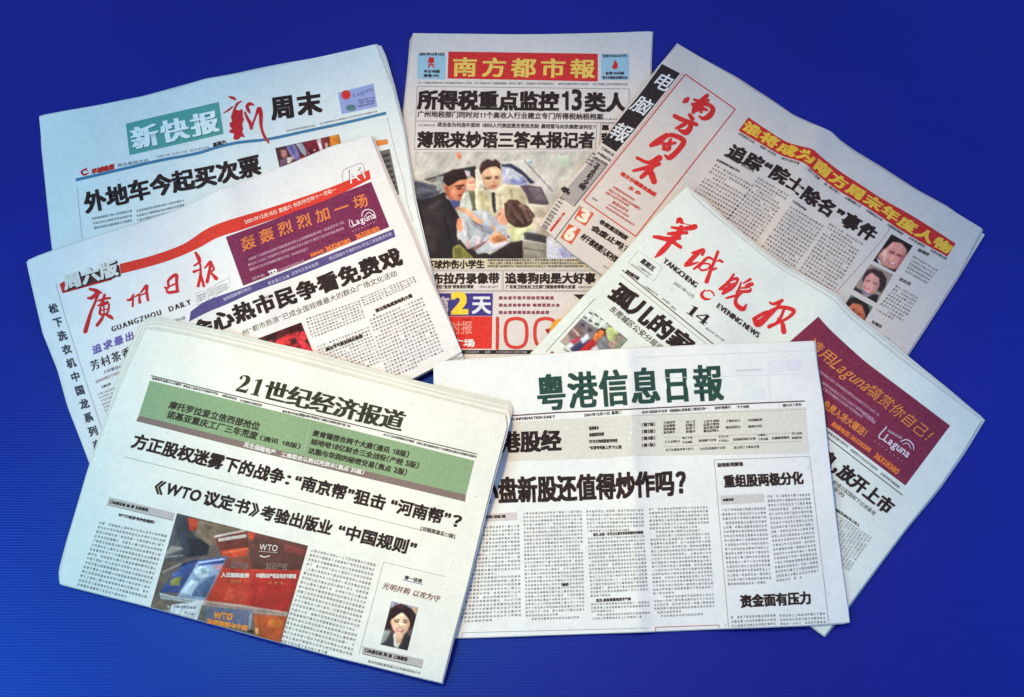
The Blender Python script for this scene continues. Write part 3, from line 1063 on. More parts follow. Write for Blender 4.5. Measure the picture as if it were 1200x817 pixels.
a.tiny(g6(285, 342), g6(392, 342), 2, (120, 40, 36))
for x0, x1, c in ((335, 460, (200, 190, 190)), (510, 560, WHITE), (610, 760, (190, 170, 170)), (765, 880, (210, 200, 200))):
    a.tiny(g6(x0, 630), g6(x1, 630), 2.6, c)
for y, x1, s in ((158, 1120, '◎众意不限不的知百珍藏展'), (222, 1172, '◎众兵贵参考的 喷喷消费大全'), (286, 1080, '◎众消惯磁铁的品牌盛宴')):
    a.text(s.replace('◎', '回'), g6([(630, y), (x1, y)]), 4.0, (146, 66, 92), bold=.05, fill=.8)
a.brush(g6([(622, 322, 30), (622, 450, 30), (620, 586, 30)]), (212, 62, 52))
for cx in (785, 1046):
    a.brush(g6([(cx, 322, 30), (cx + 66, 342, 30), (cx + 92, 400, 30), (cx + 92, 500, 30), (cx + 66, 560, 30), (cx, 580, 30), (cx - 66, 560, 30), (cx - 92, 500, 30), (cx - 92, 400, 30), (cx - 66, 342, 30)]), (212, 62, 52), closed=True)
a.poly(g6([(1080, 420), (1100, 365), (1150, 330), (1220, 320), (1260, 380), (1220, 440), (1090, 450)]), (236, 166, 48), 2)
a.poly(g6([(1040, 420), (1085, 410), (1070, 470)]), (160, 40, 40), 3)
a.poly(c4([(735, 529), (802, 529), (770, 556)]), (50, 36, 36), 2)
a.build("advertisement")

# ---- teal-masthead newspaper, upper left
A = Paper("newspaper with white characters on a teal box and a red brush character beside it",
          [[(46, 137), (80, 130), (125, 122), (167, 114), (205, 104.5), (240, 94), (272, 88.5), (337, 75), (405, 60), (440, 52)],
           [(440, 52), (450, 78), (460, 104), (473, 155), (485, 233), (504, 312), (518, 372)],
           [(86, 400), (518, 372)], [(46, 137), (49, 170), (56, 237), (62, 290), (86, 400)]],
          back=[[(48, 136), (100, 127), (167, 113.5), (240, 93), (337, 74), (447, 54)],
                [(447, 54), (453, 66), (463, 101), (476, 155), (488, 233), (506, 312), (520, 372)],
                [(84, 402), (520, 372)], [(48, 136), (48, 170), (55, 237), (61, 290), (84, 402)]],
          tint=(232, 234, 232), bumps=[(262, 70, 285, 260, 28, .0042), (215, 90, 235, 260, 30, -.0012)], thick=.005)
TEAL = (88, 160, 150)
a = Art(A)
a.quad(c1([(470, 420), (905, 318), (928, 468), (487, 568)]), TEAL)
a.text('新快报', [(x + .6, y + .9) for x, y in c1([(498, 548), (918, 455)])], 27, (48, 96, 92), bold=.05, by=.01, lvl=1, fill=.9)
a.text('新快报', c1([(498, 548), (918, 455)]), 27, (238, 242, 240), bold=.05, by=.012, lvl=2, fill=.9)
RB = (200, 36, 44)
a.brush(f7([(190, 138, 18), (228, 150, 36), (262, 166, 25)]), RB)
a.brush(f7([(122, 332, 10), (175, 300, 22), (228, 258, 18)]), RB)
a.brush(f7([(332, 190, 16), (285, 222, 28), (255, 285, 28), (228, 380, 38)]), RB)
a.poly(f7([(250, 285), (300, 300), (350, 282), (354, 380), (368, 400), (345, 470), (358, 520), (345, 560), (382, 622), (330, 615), (302, 650), (255, 655), (238, 630), (250, 580), (195, 565), (190, 540), (225, 520), (195, 490), (195, 450), (225, 430), (210, 380)]), RB)
a.brush(f7([(480, 235, 20), (440, 222, 44), (402, 250, 38), (420, 300, 40), (440, 335, 12)]), RB)
a.brush(f7([(378, 325, 25), (405, 390, 34), (438, 450, 42), (455, 512, 38)]), RB)
a.brush(f7([(452, 520, 30), (482, 430, 26), (510, 360, 26), (530, 300, 40)]), RB)
a.brush(f7([(518, 322, 20), (548, 282, 56), (568, 350, 50), (570, 470, 38), (590, 560, 32), (620, 625, 34), (662, 686, 22)]), RB)
a.text('周末', c2([(350, 405), (597, 370)]), 27.5, BLACK, bold=.042, by=.034, fill=.92)
a.build("masthead")
a = Art(A)
a.path(c1([(235, 684), (500, 622), (640, 590), (800, 560), (900, 530), (1000, 508), (1140, 492)]) + c2([(500, 458), (700, 415), (890, 370)]), 3.4, (70, 122, 158))
a.brush(c1([(285, 630, 6), (262, 645, 9), (275, 660, 9), (295, 650, 5)]), RED)
a.brush(c1([(278, 635, 4), (290, 640, 5)]), RED)
a.text('羊城晚报', c1([(308, 658), (416, 632)]), 6, RED, bold=.06, slant=.2)
a.text('报业集团主办', c1([(430, 624), (578, 598)]), 4, (140, 146, 150), bold=.01)
a.text('2001年12月15日 农历辛巳年', c1([(615, 582), (865, 536)]), 3.2, (130, 134, 138))
a.text('星期六', c1([(880, 530), (942, 512)]), 4.6, DARK, bold=.05)
a.tiny(c2(422, 458), c2(560, 432), 2.2, GREY)
a.tiny(c2(580, 425), c2(850, 365), 2.2, GREY)
a.path([c1(240, 716), c1(246, 760), d1(250, 60), d1(266, 205)], .4, (150, 156, 158))
a.path([c2(895, 392), c2(935, 560), c2(975, 700), i7(1015, 340), i7(1070, 520)], .4, (150, 150, 152))
a.build("rule_line")
a = Art(A)
a.text('外地车今起买次票', [(100.5, 250.5), (150, 238), (202, 226), (250, 217), (307, 204)], 24, BLACK, bold=.045, by=.032)
a.build("headline")
a = Art(A)
for k in range(3):
    y = 112 + k * 22
    a.tiny(d1(310 + 5 * k, y), d1(500, y - 38), 3, (110, 110, 112))
    a.tiny(d1(520, y - 36), d1(745, y - 88), 3, (110, 110, 112))
a.build("text_column")
a = Art(A)
a.quad(c2([(665, 275), (830, 232), (848, 340), (682, 376)]), (158, 166, 214))
a.disc(c2(702, 285), 5.6, (220, 66, 52))
a.disc(c2(702, 285), 3.2, (226, 40, 48), 2)
a.text('Laguna', c2([(738, 296), (832, 262)]), 4, (120, 110, 160), lat=True)
a.disc(c2(725, 345), 6, (88, 124, 122), sy=.6)
for k in range(3):
    a.tiny(c2(758, 318 + 13 * k), c2(836, 302 + 13 * k), 2.4, (70, 76, 130))
a.build("advertisement")
P = []
def pg5(pts, c):
    P.append((g5(pts), c))
pg5([(192, 288), (300, 262), (360, 420), (232, 490)], (72, 44, 50))
pg5([(248, 312), (298, 300), (314, 365), (280, 396), (256, 370)], (188, 116, 106))
pg5([(240, 410), (300, 390), (320, 450), (240, 480)], (110, 80, 100))
pg5([(300, 268), (385, 250), (430, 330), (442, 410), (378, 400), (330, 330)], (128, 118, 168))
pg5([(330, 270), (360, 262), (400, 340), (380, 360)], (90, 84, 140))
pg5([(400, 248), (460, 236), (505, 300), (505, 376), (455, 335)], (156, 156, 166))
pg5([(310, 385), (385, 372), (340, 446), (312, 440)], (214, 194, 182))
pg5([(470, 236), (610, 198), (645, 330), (520, 360), (500, 300)], (108, 34, 46))
pg5([(530, 300), (560, 290), (562, 340), (535, 350)], (60, 24, 32))
pg5([(520, 330), (532, 326), (536, 350), (524, 352)], (210, 120, 120))
pg5([(580, 300), (592, 296), (596, 316), (584, 318)], (220, 190, 190))
pg5([(608, 198), (648, 188), (672, 312), (646, 326)], (226, 198, 208))
pg5([(655, 188), (742, 168), (752, 292), (682, 312)], (106, 40, 40))
pg5([(690, 240), (720, 232), (726, 290), (702, 300)], (200, 160, 150))
pg5([(740, 168), (832, 148), (848, 240), (750, 292)], (226, 134, 44))
pg5([(440, 390), (500, 375), (490, 400), (450, 410)], (214, 60, 50))
picture(A, g5([(192, 288), (832, 149), (880, 350), (240, 500)]), (92, 40, 48), P)
a = Art(A)
a.quad(c2([(835, 500), (895, 493), (900, 515), (850, 525)]), (228, 136, 60))
a.quad(d2([(818, 70), (866, 58), (912, 270), (880, 300)]), (112, 106, 104), 0)
for k in range(7):
    a.poly(d2([(830 + 8 * k, 85 + 25 * k), (862 + 6 * k, 78 + 26 * k), (864 + 6 * k, 92 + 26 * k), (838 + 8 * k, 100 + 25 * k)]), (66, 60, 62), 1)
a.build("photograph")

# ---- red-framed weekly, right
C = Paper("greyish newspaper with red brush characters in a tall red frame and a red banner headline",
          [[(795, 52), (835, 76), (865, 94), (885, 107), (907, 121), (930, 136), (950, 145.5), (962, 149), (974, 155), (984, 166), (1000, 178), (1035, 199), (1072, 223), (1110, 243), (1151, 268)],
           [(1151, 268), (1122, 324), (1062, 417), (1000, 517)],
           [(632, 263), (672, 298), (703, 320), (800, 385), (1000, 517)],
           [(795, 52), (775, 74), (750, 107), (727, 135), (696, 181), (665, 214), (652, 235), (632, 263)]],
          back=[[(794, 51), (835, 75), (866, 92), (907, 119), (930, 135), (952, 144.5), (974, 154), (985, 165), (1002, 177), (1036, 197), (1074, 222), (1112, 243), (1153.5, 278)],
                [(1153.5, 278), (1124, 325), (1064, 417), (1002, 518)],
                [(633, 264), (673, 299), (704, 321), (800, 386), (1002, 518)],
                [(794, 51), (775, 74), (750, 108), (727, 136), (697, 182), (666, 215), (653, 236), (633, 264)]],
          tint=(222, 208, 198), bumps=[(966, 140, 900, 300, 12, .0056), (945, 140, 880, 300, 16, -.0028), (915, 110, 850, 240, 24, .001)], thick=.005)
a = Art(C)
a.band([(775.8, 75), (751.3, 108.5), (728.3, 136.5), (705, 167)], [(797, 86), (772, 117), (748, 147), (722, 178)], (44, 30, 32), 0)
WG = (232, 228, 226)
for ch, cx, cy, sz in (('电', 540, 218, 21), ('脑', 442, 330, 21), ('報', 340, 455, 22)):
    x, y = c5(cx, cy)
    r = np.array((.91, .41))
    dn = np.array((-.44, .90))
    b = np.array((x, y)) + dn * sz / 2
    a.text(ch, [b - r * sz / 2, b + r * sz / 2], sz, WG, bold=.012, up=-dn, slant=.28)
for k, (p, q) in enumerate((((236, 560), (300, 600)), ((252, 535), (312, 575)), ((225, 585), (280, 618)))):
    a.tiny(c5(*p), c5(*q), 3.6, (90, 80, 80), bold=.06)
a.band(f1([(565, 20), (652, 74)]), f1([(332, 288), (425, 352)]), (172, 160, 156))
a.line(f1(655, 72), f1(425, 360), 1.0, (92, 80, 80))
a.line(f1(425, 360), f1(330, 292), .7, (120, 106, 104))
a.path(f1([(560, 18), (655, 72)]), .6, (120, 106, 104))
a.text_v('21世纪人才', f1(582, 82), f1(500, 205), 6.4, (58, 44, 46), bold=.05)
a.text('報', f1([(448, 225), (490, 255)]), 6.4, (58, 44, 46), bold=.05)
a.poly(f1([(332, 238), (360, 225), (395, 245), (380, 268), (350, 268)]), (50, 38, 40), 1)
a.poly(f1([(372, 262), (400, 260), (392, 282), (374, 280)]), (60, 48, 48), 1)
for k in range(4):
    a.tiny(f1(500 + 14 * k, 62 - 20 * k), f1(545 + 8 * k, 85 - 24 * k), 2.4, (80, 66, 66), bold=.06)
for k in range(9):
    a.tiny(f1(318 - 14 * k, 302 + 24 * k), f1(352 - 14 * k, 326 + 24 * k), 2.3, (110, 100, 98), bold=.05)
    if k < 7:
        a.tiny(f1(258 - 10 * k, 392 + 18 * k), f1(290 - 10 * k, 416 + 18 * k), 2.2, (130, 120, 116))
a.text_v('第十六版特别报道', f1(352, 412), f1(268, 522), 2.8, (214, 48, 48), bold=.08)
a.line(f1(464, 358), f1(288, 592), .9, (70, 58, 60))
a.build("side_strip")
a = Art(C)
FR = (206, 66, 58)
q = [(803, 87), (861.7, 128), (745, 277), (684, 235)]
for i in range(4):
    a.line(q[i], q[(i + 1) % 4], 1.25, FR)
a.line((800, 86), (681.5, 235), .5, (226, 150, 140))
def br(k, pts):
    a.brush(k(pts), (214, 40, 40), 2, s=1.2)
br(f2, [(240, 172, 16), (256, 162, 30), (268, 150, 22)])
br(f2, [(312, 155, 14), (350, 168, 26), (400, 128, 24)])
br(f2, [(302, 188, 22), (350, 196, 30), (408, 160, 18)])
br(f2, [(306, 242, 22), (322, 205, 32), (352, 182, 28), (415, 194, 25), (440, 225, 28), (412, 270, 34), (372, 285, 22), (345, 268, 10)])
br(f2, [(328, 226, 26), (360, 215, 22), (396, 226, 18)])
br(f2, [(352, 180, 22), (360, 240, 18)])
br(f2, [(178, 268, 24), (230, 293, 26), (328, 326, 22)])
br(f2, [(280, 260, 20), (300, 288, 26)])
br(f2, [(270, 308, 20), (288, 338, 28), (256, 380, 34), (208, 364, 14)])
br(f2, [(266, 308, 20), (232, 332, 24), (188, 352, 14)])
br(f2, [(18, 468, 24), (70, 440, 40), (122, 398, 26)])
br(f2, [(88, 432, 18), (152, 398, 24), (238, 434, 30), (212, 490, 30), (146, 552, 30), (112, 538, 12)])
br(f2, [(100, 462, 22), (142, 458, 20), (182, 452, 16)])
br(f2, [(106, 490, 26), (140, 492, 22), (142, 440, 16)])
br(f2, [(152, 428, 16), (132, 500, 18)])
br(f3, [(622, 205, 18), (700, 236, 22), (775, 205, 36)])
br(f3, [(598, 292, 16), (700, 268, 25), (772, 245, 24)])
br(f3, [(768, 205, 25), (722, 270, 30), (652, 336, 24)])
br(f3, [(690, 268, 18), (718, 310, 36), (738, 366, 34)])
a.text('南方日報报业集团', f3([(504, 318), (742, 470)]), 4.6, RED, bold=.06)
a.text('主 办', f3([(558, 412), (640, 462)]), 4.2, RED, bold=.05)
PK = (206, 92, 84)
for p, q2, h in (((452, 408), (600, 500), 3), ((424, 428), (640, 565), 3.4), ((404, 446), (560, 540), 3), ((448, 512), (556, 580), 3.8), ((424, 528), (560, 612), 2.4), ((404, 545), (600, 672), 2.4)):
    a.tiny(f3(*p), f3(*q2), h, PK, bold=.05)
a.tiny(f3(310, 480), f3(345, 505), 2.4, GREY)
a.build("masthead")
a = Art(C)
OR = (222, 92, 56)
for ch, q in (('3', [(470, 362), (562, 410), (500, 497), (425, 445)]), ('6', [(390, 480), (472, 520), (405, 622), (330, 575)])):
    qq = f1(q)
    a.quad(qq, OR, 0)
    m, r = np.mean(qq, 0), np.array(qq[1]) - qq[0]
    dn = np.array(qq[3]) - qq[0]
    w = r * .36
    b = m + dn * .38
    a.text(ch, [b - w, b + w], np.linalg.norm(dn) * .76, (238, 226, 206), lat=True, bold=.055, up=-dn / np.linalg.norm(dn))
a.text('收容遣送制度', f1([(592, 474), (780, 594)]), 5.6, BLACK, bold=.055, by=.034)
a.text('会废止吗？', f1([(534, 518), (783, 678)]), 7.4, BLACK, bold=.055, by=.034)
a.text('村干部卖婴儿买村医', f1([(462, 578), (712, 752)]), 8, BLACK, bold=.055, by=.034)
a.tiny(f1(720, 650), f1(775, 690), 2, GREY)
a.tiny(f1(620, 770), f1(660, 795), 2, GREY)
a.build("headline")
a = Art(C)
tp = c6([(68, 150), (150, 205), (240, 262), (300, 282), (345, 292), (375, 303), (410, 335), (500, 405), (600, 470), (700, 535), (850, 620), (1040, 742)])
bt = c6([(22, 212), (120, 270), (220, 327), (275, 345), (320, 360), (345, 375), (378, 408), (470, 480), (560, 535), (650, 590), (800, 690), (1000, 803)])
a.band(tp, bt, (208, 40, 38), 0, n=60, m=4)
T_, B_ = resample(smooth_path(tp, 80), 40), resample(smooth_path(bt, 80), 40)
base = B_ * .86 + T_ * .14
a.text('谁将成为南方周末年度人物', base, 13.5, (246, 190, 62), bold=.05, by=.035, fill=.94)
a.build("banner")
a = Art(C)
sub = B_ + np.array([-1.2, 4.2])
for i in range(0, 38, 4):
    a.tiny(sub[i], sub[min(39, i + 3)], 3.2, (96, 84, 84), bold=.04)
a.build("subheading")
a = Art(C)
a.tiny(c5(828, 568), c5(900, 610), 3, DARK)
a.tiny(c5(910, 615), c5(970, 650), 3, DARK)
a.build("subheading")
a = Art(C)
a.text('追踪“院士除名”事件', [(848, 182.5), (880, 198), (905, 210), (922, 220.5), (957, 246), (1021, 285)], 18.5, BLACK, bold=.048, by=.034, fill=.96)
a.build("headline")
a = Art(C)
a.tiny(c5(795, 592), c5(905, 650), 3, DARK, bold=.06)
a.column([(839, 191), (885, 217), (836, 282), (789, 256)], 17, 14)
a.build("text_column")
a = Art(C)
a.column([(889, 206), (926, 228), (868, 310), (830, 286)], 22, 11)
a.build("text_column")
a = Art(C)
a.tiny(c6(272, 545), c6(335, 590), 3, DARK, bold=.04)
a.column([(927, 240), (967, 264), (918, 334), (878, 308)], 18, 12)
a.build("text_column")
a = Art(C)
a.column([(973, 260), (1013, 285), (972, 352), (930, 326)], 17, 12)
a.build("text_column")
a = Art(C)
a.path([c6(735, 660), c8(690, 90), c8(480, 330)], .4, GREY)
for p, q in (((860, 136), (912, 163)), ((773, 273), (826, 300)), ((642, 474), (690, 500))):
    a.tiny(c8(*p), c8(*q), 4, BLACK, bold=.05)
a.column([(1071, 298), (1101, 316), (1086, 334), (1060, 319)], 5, 10)
a.column([(1051, 333), (1077, 348), (1057, 382), (1025, 364)], 9, 9)
a.column([(1020, 383), (1045, 398), (1040, 408), (1022, 400)], 3, 8)
a.build("text_column")
def portrait(paper, quad, k, back, ops, **kw):
    return picture(paper, k(quad), back, [(k(o[0]),) + tuple(o[1:]) for o in ops], **kw)
portrait(C, [(495, 83), (640, 165), (517, 346), (368, 266)], g3, (74, 46, 46), [
    ([(368, 266), (395, 222), (430, 300), (400, 290)], (50, 40, 56)),
    ([(392, 238), (412, 262), (440, 310), (408, 288)], (232, 224, 216)),
    ([(440, 188), (470, 160), (505, 132), (560, 136), (600, 190), (592, 250), (560, 300), (515, 325), (470, 315), (425, 290), (404, 232)], (214, 140, 124)),
    ([(430, 215), (460, 180), (470, 240), (440, 280)], (236, 176, 160)),
    ([(560, 230), (592, 220), (570, 300), (520, 322)], (176, 96, 88)),
    ([(440, 160), (478, 92), (560, 110), (642, 165), (612, 225), (598, 190), (565, 146), (505, 136), (470, 168), (445, 190)], (40, 28, 28)),
    ([(480, 196), (520, 206), (516, 222), (474, 210)], (120, 66, 62)), ([(530, 215), (565, 228), (560, 242), (526, 230)], (120, 66, 62)),
    ([(500, 230), (520, 238), (508, 262), (492, 256)], (232, 160, 140)),
    ([(470, 268), (530, 285), (520, 300), (474, 284)], (150, 60, 60)), ([(480, 274), (522, 286), (516, 293), (482, 282)], (240, 224, 216))])
portrait(C, [(352, 288), (506, 360), (392, 556), (230, 462)], g3, (158, 138, 124), [
    ([(232, 464), (250, 445), (290, 470), (300, 500)], (54, 44, 52)), ([(322, 520), (370, 494), (408, 500), (392, 556)], (46, 38, 46)),
    ([(285, 455), (330, 490), (350, 505), (310, 500)], (150, 130, 170)),
    ([(298, 380), (322, 330), (370, 316), (430, 340), (462, 390), (455, 440), (424, 486), (398, 474), (412, 410), (362, 350), (322, 378), (300, 425)], (60, 44, 44)),
    ([(300, 425), (318, 376), (360, 348), (412, 388), (412, 440), (376, 490), (330, 486), (302, 460)], (222, 152, 138)),
    ([(322, 398), (350, 404), (346, 412), (322, 406)], (110, 66, 62)), ([(370, 414), (398, 424), (394, 432), (370, 422)], (110, 66, 62)),
    ([(340, 412), (356, 420), (350, 440), (336, 436)], (236, 172, 156)),
    ([(306, 436), (352, 452), (340, 468), (308, 454)], (170, 70, 72)), ([(312, 442), (344, 452), (338, 460), (314, 450)], (242, 228, 222))])
portrait(C, [(218, 498), (368, 582), (270, 740), (120, 656)], g3, (92, 112, 92), [
    ([(180, 562), (208, 522), (270, 512), (330, 556), (344, 612), (316, 690), (290, 570), (232, 556), (200, 584)], (50, 34, 32)),
    ([(196, 590), (236, 554), (292, 570), (318, 640), (300, 700), (240, 690), (180, 650)], (196, 108, 78)),
    ([(215, 600), (245, 596), (243, 606), (215, 612)], (110, 56, 46)), ([(262, 620), (292, 630), (288, 640), (262, 632)], (110, 56, 46)),
    ([(120, 656), (180, 560), (200, 590), (180, 660)], (150, 130, 120))])

# ---- daily with long red band, left
D = Paper("newspaper with a long red band along its top and black headline below a purple advertisement",
          [[(33, 305), (62.5, 294.5), (112, 277.5), (165, 261.5), (205, 247.5), (235, 234), (257, 223), (280, 215), (307, 206), (345, 190), (390, 171.5), (434, 159.5)],
           [(434, 159.5), (452, 205), (467, 240), (482, 275), (505, 330), (523, 370), (541, 412)],
           [(118, 575), (300, 512), (483, 444), (508, 431), (541, 412)],
           [(33, 305), (52, 390), (70, 433), (82, 477), (106, 542), (118, 575)]],
          back=[[(31, 307), (40, 301), (62, 293), (112, 276), (165, 260), (205, 246.5), (235, 233), (280, 214), (345, 190), (390, 171), (437, 160)],
                [(437, 160), (456, 205), (471, 240), (487, 276), (508, 330), (526, 372), (543.5, 421)],
                [(118, 577), (300, 514), (484, 446), (508, 433), (543.5, 421)],
                [(31, 307), (50.5, 390), (68.5, 433), (80.5, 477), (105, 542), (118, 577)]],
          tint=(240, 233, 231), bumps=[(255, 212, 337, 470, 18, .0088), (222, 232, 300, 480, 24, -.003), (150, 262, 200, 420, 40, .0016)], thick=.006, grid=(210, 150))
a = Art(D)
tp = [(140, 309.5), (180, 299), (215, 286), (241, 269), (265, 259), (315, 244), (365, 227.5), (400, 214.5), (432.5, 199)]
bt = [(141.5, 321), (180, 311), (207, 302), (233, 290.5), (254, 279), (283, 269.5), (335, 252), (392, 230.5), (434.5, 209.5)]
a.band(tp, bt, (222, 56, 42), 0, n=60, m=4)
a.text('2001年12月15日 星期六 农历辛巳年十一月初一', d2([(190, 412), (400, 340), (620, 256)]), 5, (240, 214, 200), bold=.02)
a.quad(h3([(325, 432), (372, 404), (392, 488), (352, 520)]), RED)
a.quad(h3([(352, 500), (820, 372), (830, 392), (352, 522)]), RED)
a.quad(d1([(196, 398), (438, 324), (446, 372), (184, 446)]), (86, 40, 38))
for k in (3, 2, 1):
    a.text('周六版', [(x + .75 * k, y + .35 * k) for x, y in d1([(184, 441), (438, 367)])], 17.5, (62, 32, 30), bold=.05, by=.05, lvl=1)
a.text('周六版', d1([(184, 440), (438, 366)]), 17.5, (226, 216, 208), bold=.045, by=.04, lvl=2)
a.brush(i7([(472, 215, 3), (458, 150, 3), (455, 100, 3), (475, 65, 3), (540, 35, 3), (600, 12, 3), (630, 18, 3), (645, 60, 3), (655, 110, 3)]), (92, 92, 124), 1)
a.brush(i7([(640, 70, 3), (658, 130, 3)]), (240, 200, 190), 3)
a.text('A1', i7([(512, 190), (668, 130)]), 13.5, (88, 82, 92), lat=True, lvl=1)
a.text('A1', i7([(518, 192), (674, 132)]), 13, (242, 236, 232), lat=True, lvl=3)
a.build("red_band")
a = Art(D)
def br(pts):
    a.brush(f6(pts), (210, 36, 42), 1, s=1.15)
br([(102, 325, 18), (150, 338, 26), (188, 355, 16)])
br([(85, 396, 14), (120, 392, 26), (166, 352, 22), (142, 430, 18), (112, 500, 20), (85, 590, 28), (66, 656, 30)])
br([(168, 418, 12), (210, 402, 18), (258, 396, 16)])
br([(216, 372, 20), (204, 410, 18), (186, 440, 12)])
br([(165, 455, 12), (240, 424, 14)])
br([(186, 460, 14), (182, 520, 18), (236, 514, 14), (248, 440, 14), (190, 458, 10)])
br([(188, 492, 9), (242, 480, 9)])
br([(210, 420, 12), (212, 520, 10)])
br([(158, 608, 22), (190, 565, 22), (214, 525, 10)])
br([(218, 522, 10), (258, 540, 26), (278, 556, 16)])
br([(398, 412, 16), (422, 405, 18), (442, 368, 12)])
br([(440, 378, 16), (438, 415, 14), (436, 460, 15)])
br([(455, 385, 10), (490, 365, 14), (488, 395, 16), (492, 428, 22)])
br([(500, 352, 12), (545, 298, 20), (545, 345, 20), (556, 412, 18)])
br([(505, 372, 10), (550, 350, 10)])
br([(688, 314, 14), (716, 312, 16), (716, 258, 18), (775, 215, 24), (780, 280, 20), (786, 342, 22)])
br([(698, 328, 12), (718, 352, 20), (790, 342, 20)])
br([(718, 306, 12), (776, 282, 12)])
br([(928, 42, 18), (952, 85, 28), (960, 132, 12)])
br([(918, 142, 14), (968, 108, 12)])
br([(914, 190, 20), (966, 170, 10)])
br([(965, 130, 12), (966, 210, 18), (948, 302, 20)])
br([(968, 215, 18), (992, 302, 18)])
br([(1000, 160, 12), (1045, 114, 22), (1036, 180, 20), (1018, 268, 24)])
br([(1044, 112, 18), (1070, 172, 14), (1030, 192, 12)])
br([(1046, 196, 12), (1088, 242, 28)])
for s, p, q in (('GUANGZHOU', (272, 662), (668, 522)), ('DAILY', (720, 506), (902, 440))):
    a.text(s, f6([p, q]), 5.4, DARK, lat=True, bold=.05, by=0, fill=.8)
for x in (930, 1018):
    q = [(x, 362 - (x - 930) * .38), (x + 72, 334 - (x - 930) * .38), (x + 84, 420 - (x - 930) * .38), (x + 12, 450 - (x - 930) * .38)]
    if x > 1000:
        q[1], q[2] = (1190, 235), (1196, 300)
    q = f6(q)
    for i in range(4):
        a.line(q[i], q[(i + 1) % 4], .35, (170, 168, 168))
for k in range(3):
    a.tiny(f6(945, 388 + 20 * k), f6(1005, 366 + 20 * k), 2.2, (110, 108, 108))
    a.tiny(f6(1030, 345 + 20 * k), f6(1180, 288 + 20 * k), 2.0, (170, 168, 168))
a.text('第18123期', f6([(775, 585), (850, 560)]), 4, DARK)
a.build("masthead")
a = Art(D)
a.text_v('松下洗衣机中国龙系列产品', (62.5, 361.5), (119, 537), 11, (70, 72, 84), bold=.035, right=(.96, -.26), down=(.30, .95))
a.path([(65.5, 333), (79, 380), (100, 445), (120, 505)], .5, (150, 152, 160))
a.build("side_strip")
a = Art(D)
PUR = (122, 38, 78)
tl, tr, brr, bl = d2([(98, 471), (780, 212), (865, 424), (180, 700)])
a.band([tl, d2(300, 398), d2(560, 298), tr], [bl, d2(380, 622), d2(640, 515), brr], PUR, n=80, m=34)
rr = random.Random(5)
for k in range(26):          # the crackle pattern printed in the advertisement
    u, v = rr.random(), rr.random()
    p = np.array(tl) * (1 - u) * (1 - v) + np.array(tr) * u * (1 - v) + np.array(bl) * (1 - u) * v + np.array(brr) * u * v
    c = (np.array(tl) + tr + bl + brr) / 4
    p = c + (p - c) * .88
    pts = [p]
    for j in range(4):
        pts.append(pts[-1] + np.array([rr.uniform(-5, 5), rr.uniform(-4, 4)]))
    pts = [c + np.clip(x - c, -150, 150) * .95 for x in pts]
    a.path(pts, .55, (84, 20, 54), 1)
a.text('轰轰烈烈加一场', d2([(168, 548), (400, 455), (600, 385), (782, 322)]), 17, (232, 128, 66), bold=.012, fill=.78, slant=.12)
LP = (214, 164, 188)
for p, q in (((205, 585), (655, 408)), ((205, 610), (655, 435)), ((212, 632), (490, 530))):
    a.tiny(d2(*p), d2(*q), 3.4, LP, bold=.02)
a.tiny(d2(225, 676), d2(285, 655), 4, LP)
a.text('TD', d2([(300, 655), (340, 640)]), 4.6, WHITE, lat=True, bold=.08, slant=.2)
a.text('广州现代家具有限公司', d2([(345, 640), (470, 590)]), 4, LP)
a.text('热线电话：', d2([(498, 566), (566, 540)]), 4.4, ORANGE, bold=.04)
a.text('36328280', d2([(570, 540), (686, 496)]), 4.8, ORANGE, lat=True, bold=.05)
a.text('36328380', d2([(712, 482), (822, 440)]), 4.8, ORANGE, lat=True, bold=.05)
LW = (232, 214, 224)
a.brush(d2([(676, 388, 3), (684, 424, 3), (722, 408, 3)]), LW, 2)
a.text('Laguna', d2([(694, 420), (805, 380)]), 6.4, LW, lat=True, bold=.02)
a.brush(d2([(735, 375, 4), (742, 352, 5), (765, 342, 5), (790, 352, 4), (800, 375, 3)]), LW, 2)
a.brush(d2([(748, 376, 3), (768, 356, 4), (788, 368, 3)]), LW, 2)
for k in range(8):
    a.disc(d2(695 + 14 * k, 445 - 6 * k), .7, LP, 2, 6)
a.build("advertisement")
a = Art(D)
tp = [(223.5, 365), (240, 353.5), (258, 346.5), (290, 335.5), (340, 316), (390, 296.5), (461, 268.5)]
bt = [(221.5, 377), (243, 366), (266, 356.5), (302, 340.5), (345, 325), (392, 306.5), (463.5, 277.5)]
a.band(tp, bt, (88, 74, 130), 0, n=60, m=3)
for p, q in (((90, 772), (220, 716)), ((298, 698), (400, 660)), ((410, 652), (535, 602)), ((585, 582), (880, 462))):
    a.tiny(d2(*p), d2(*q), 4, (206, 200, 226))
a.build("blue_band")
a = Art(D)
a.text('会心热市民争看免费戏', [(229, 401), (252, 390), (300, 371), (350, 354), (400, 336.5), (473.5, 309)], 21.5, BLACK, bold=.05, by=.034, fill=.97)
a.build("headline")
a = Art(D)
a.text('州“都市热浪”已成全国规模最大的群众广场文化活动', d3([(180, 457), (330, 395), (550, 312), (905, 172)]), 7.4, (92, 82, 82))
a.build("subheading")
a = Art(D)
a.text('追求最出', d4([(192, 186), (395, 108)]), 10.5, (120, 100, 170), bold=.03, fill=.85, slant=.18)
a.text('芳村茶香', d4([(188, 262), (385, 186)]), 12, (70, 60, 66), bold=.03, fill=.9, by=0)
a.tiny(d4(246, 274), d4(335, 240), 4, (100, 92, 96))
a.tiny(d4(210, 318), d4(322, 272), 3.6, (180, 120, 124))
a.tiny(d4(234, 342), d4(280, 324), 3, (80, 72, 74), bold=.05)
a.column(d4([(214, 362), (310, 325), (330, 440), (262, 470)]), 7, 8, col=(130, 122, 126))
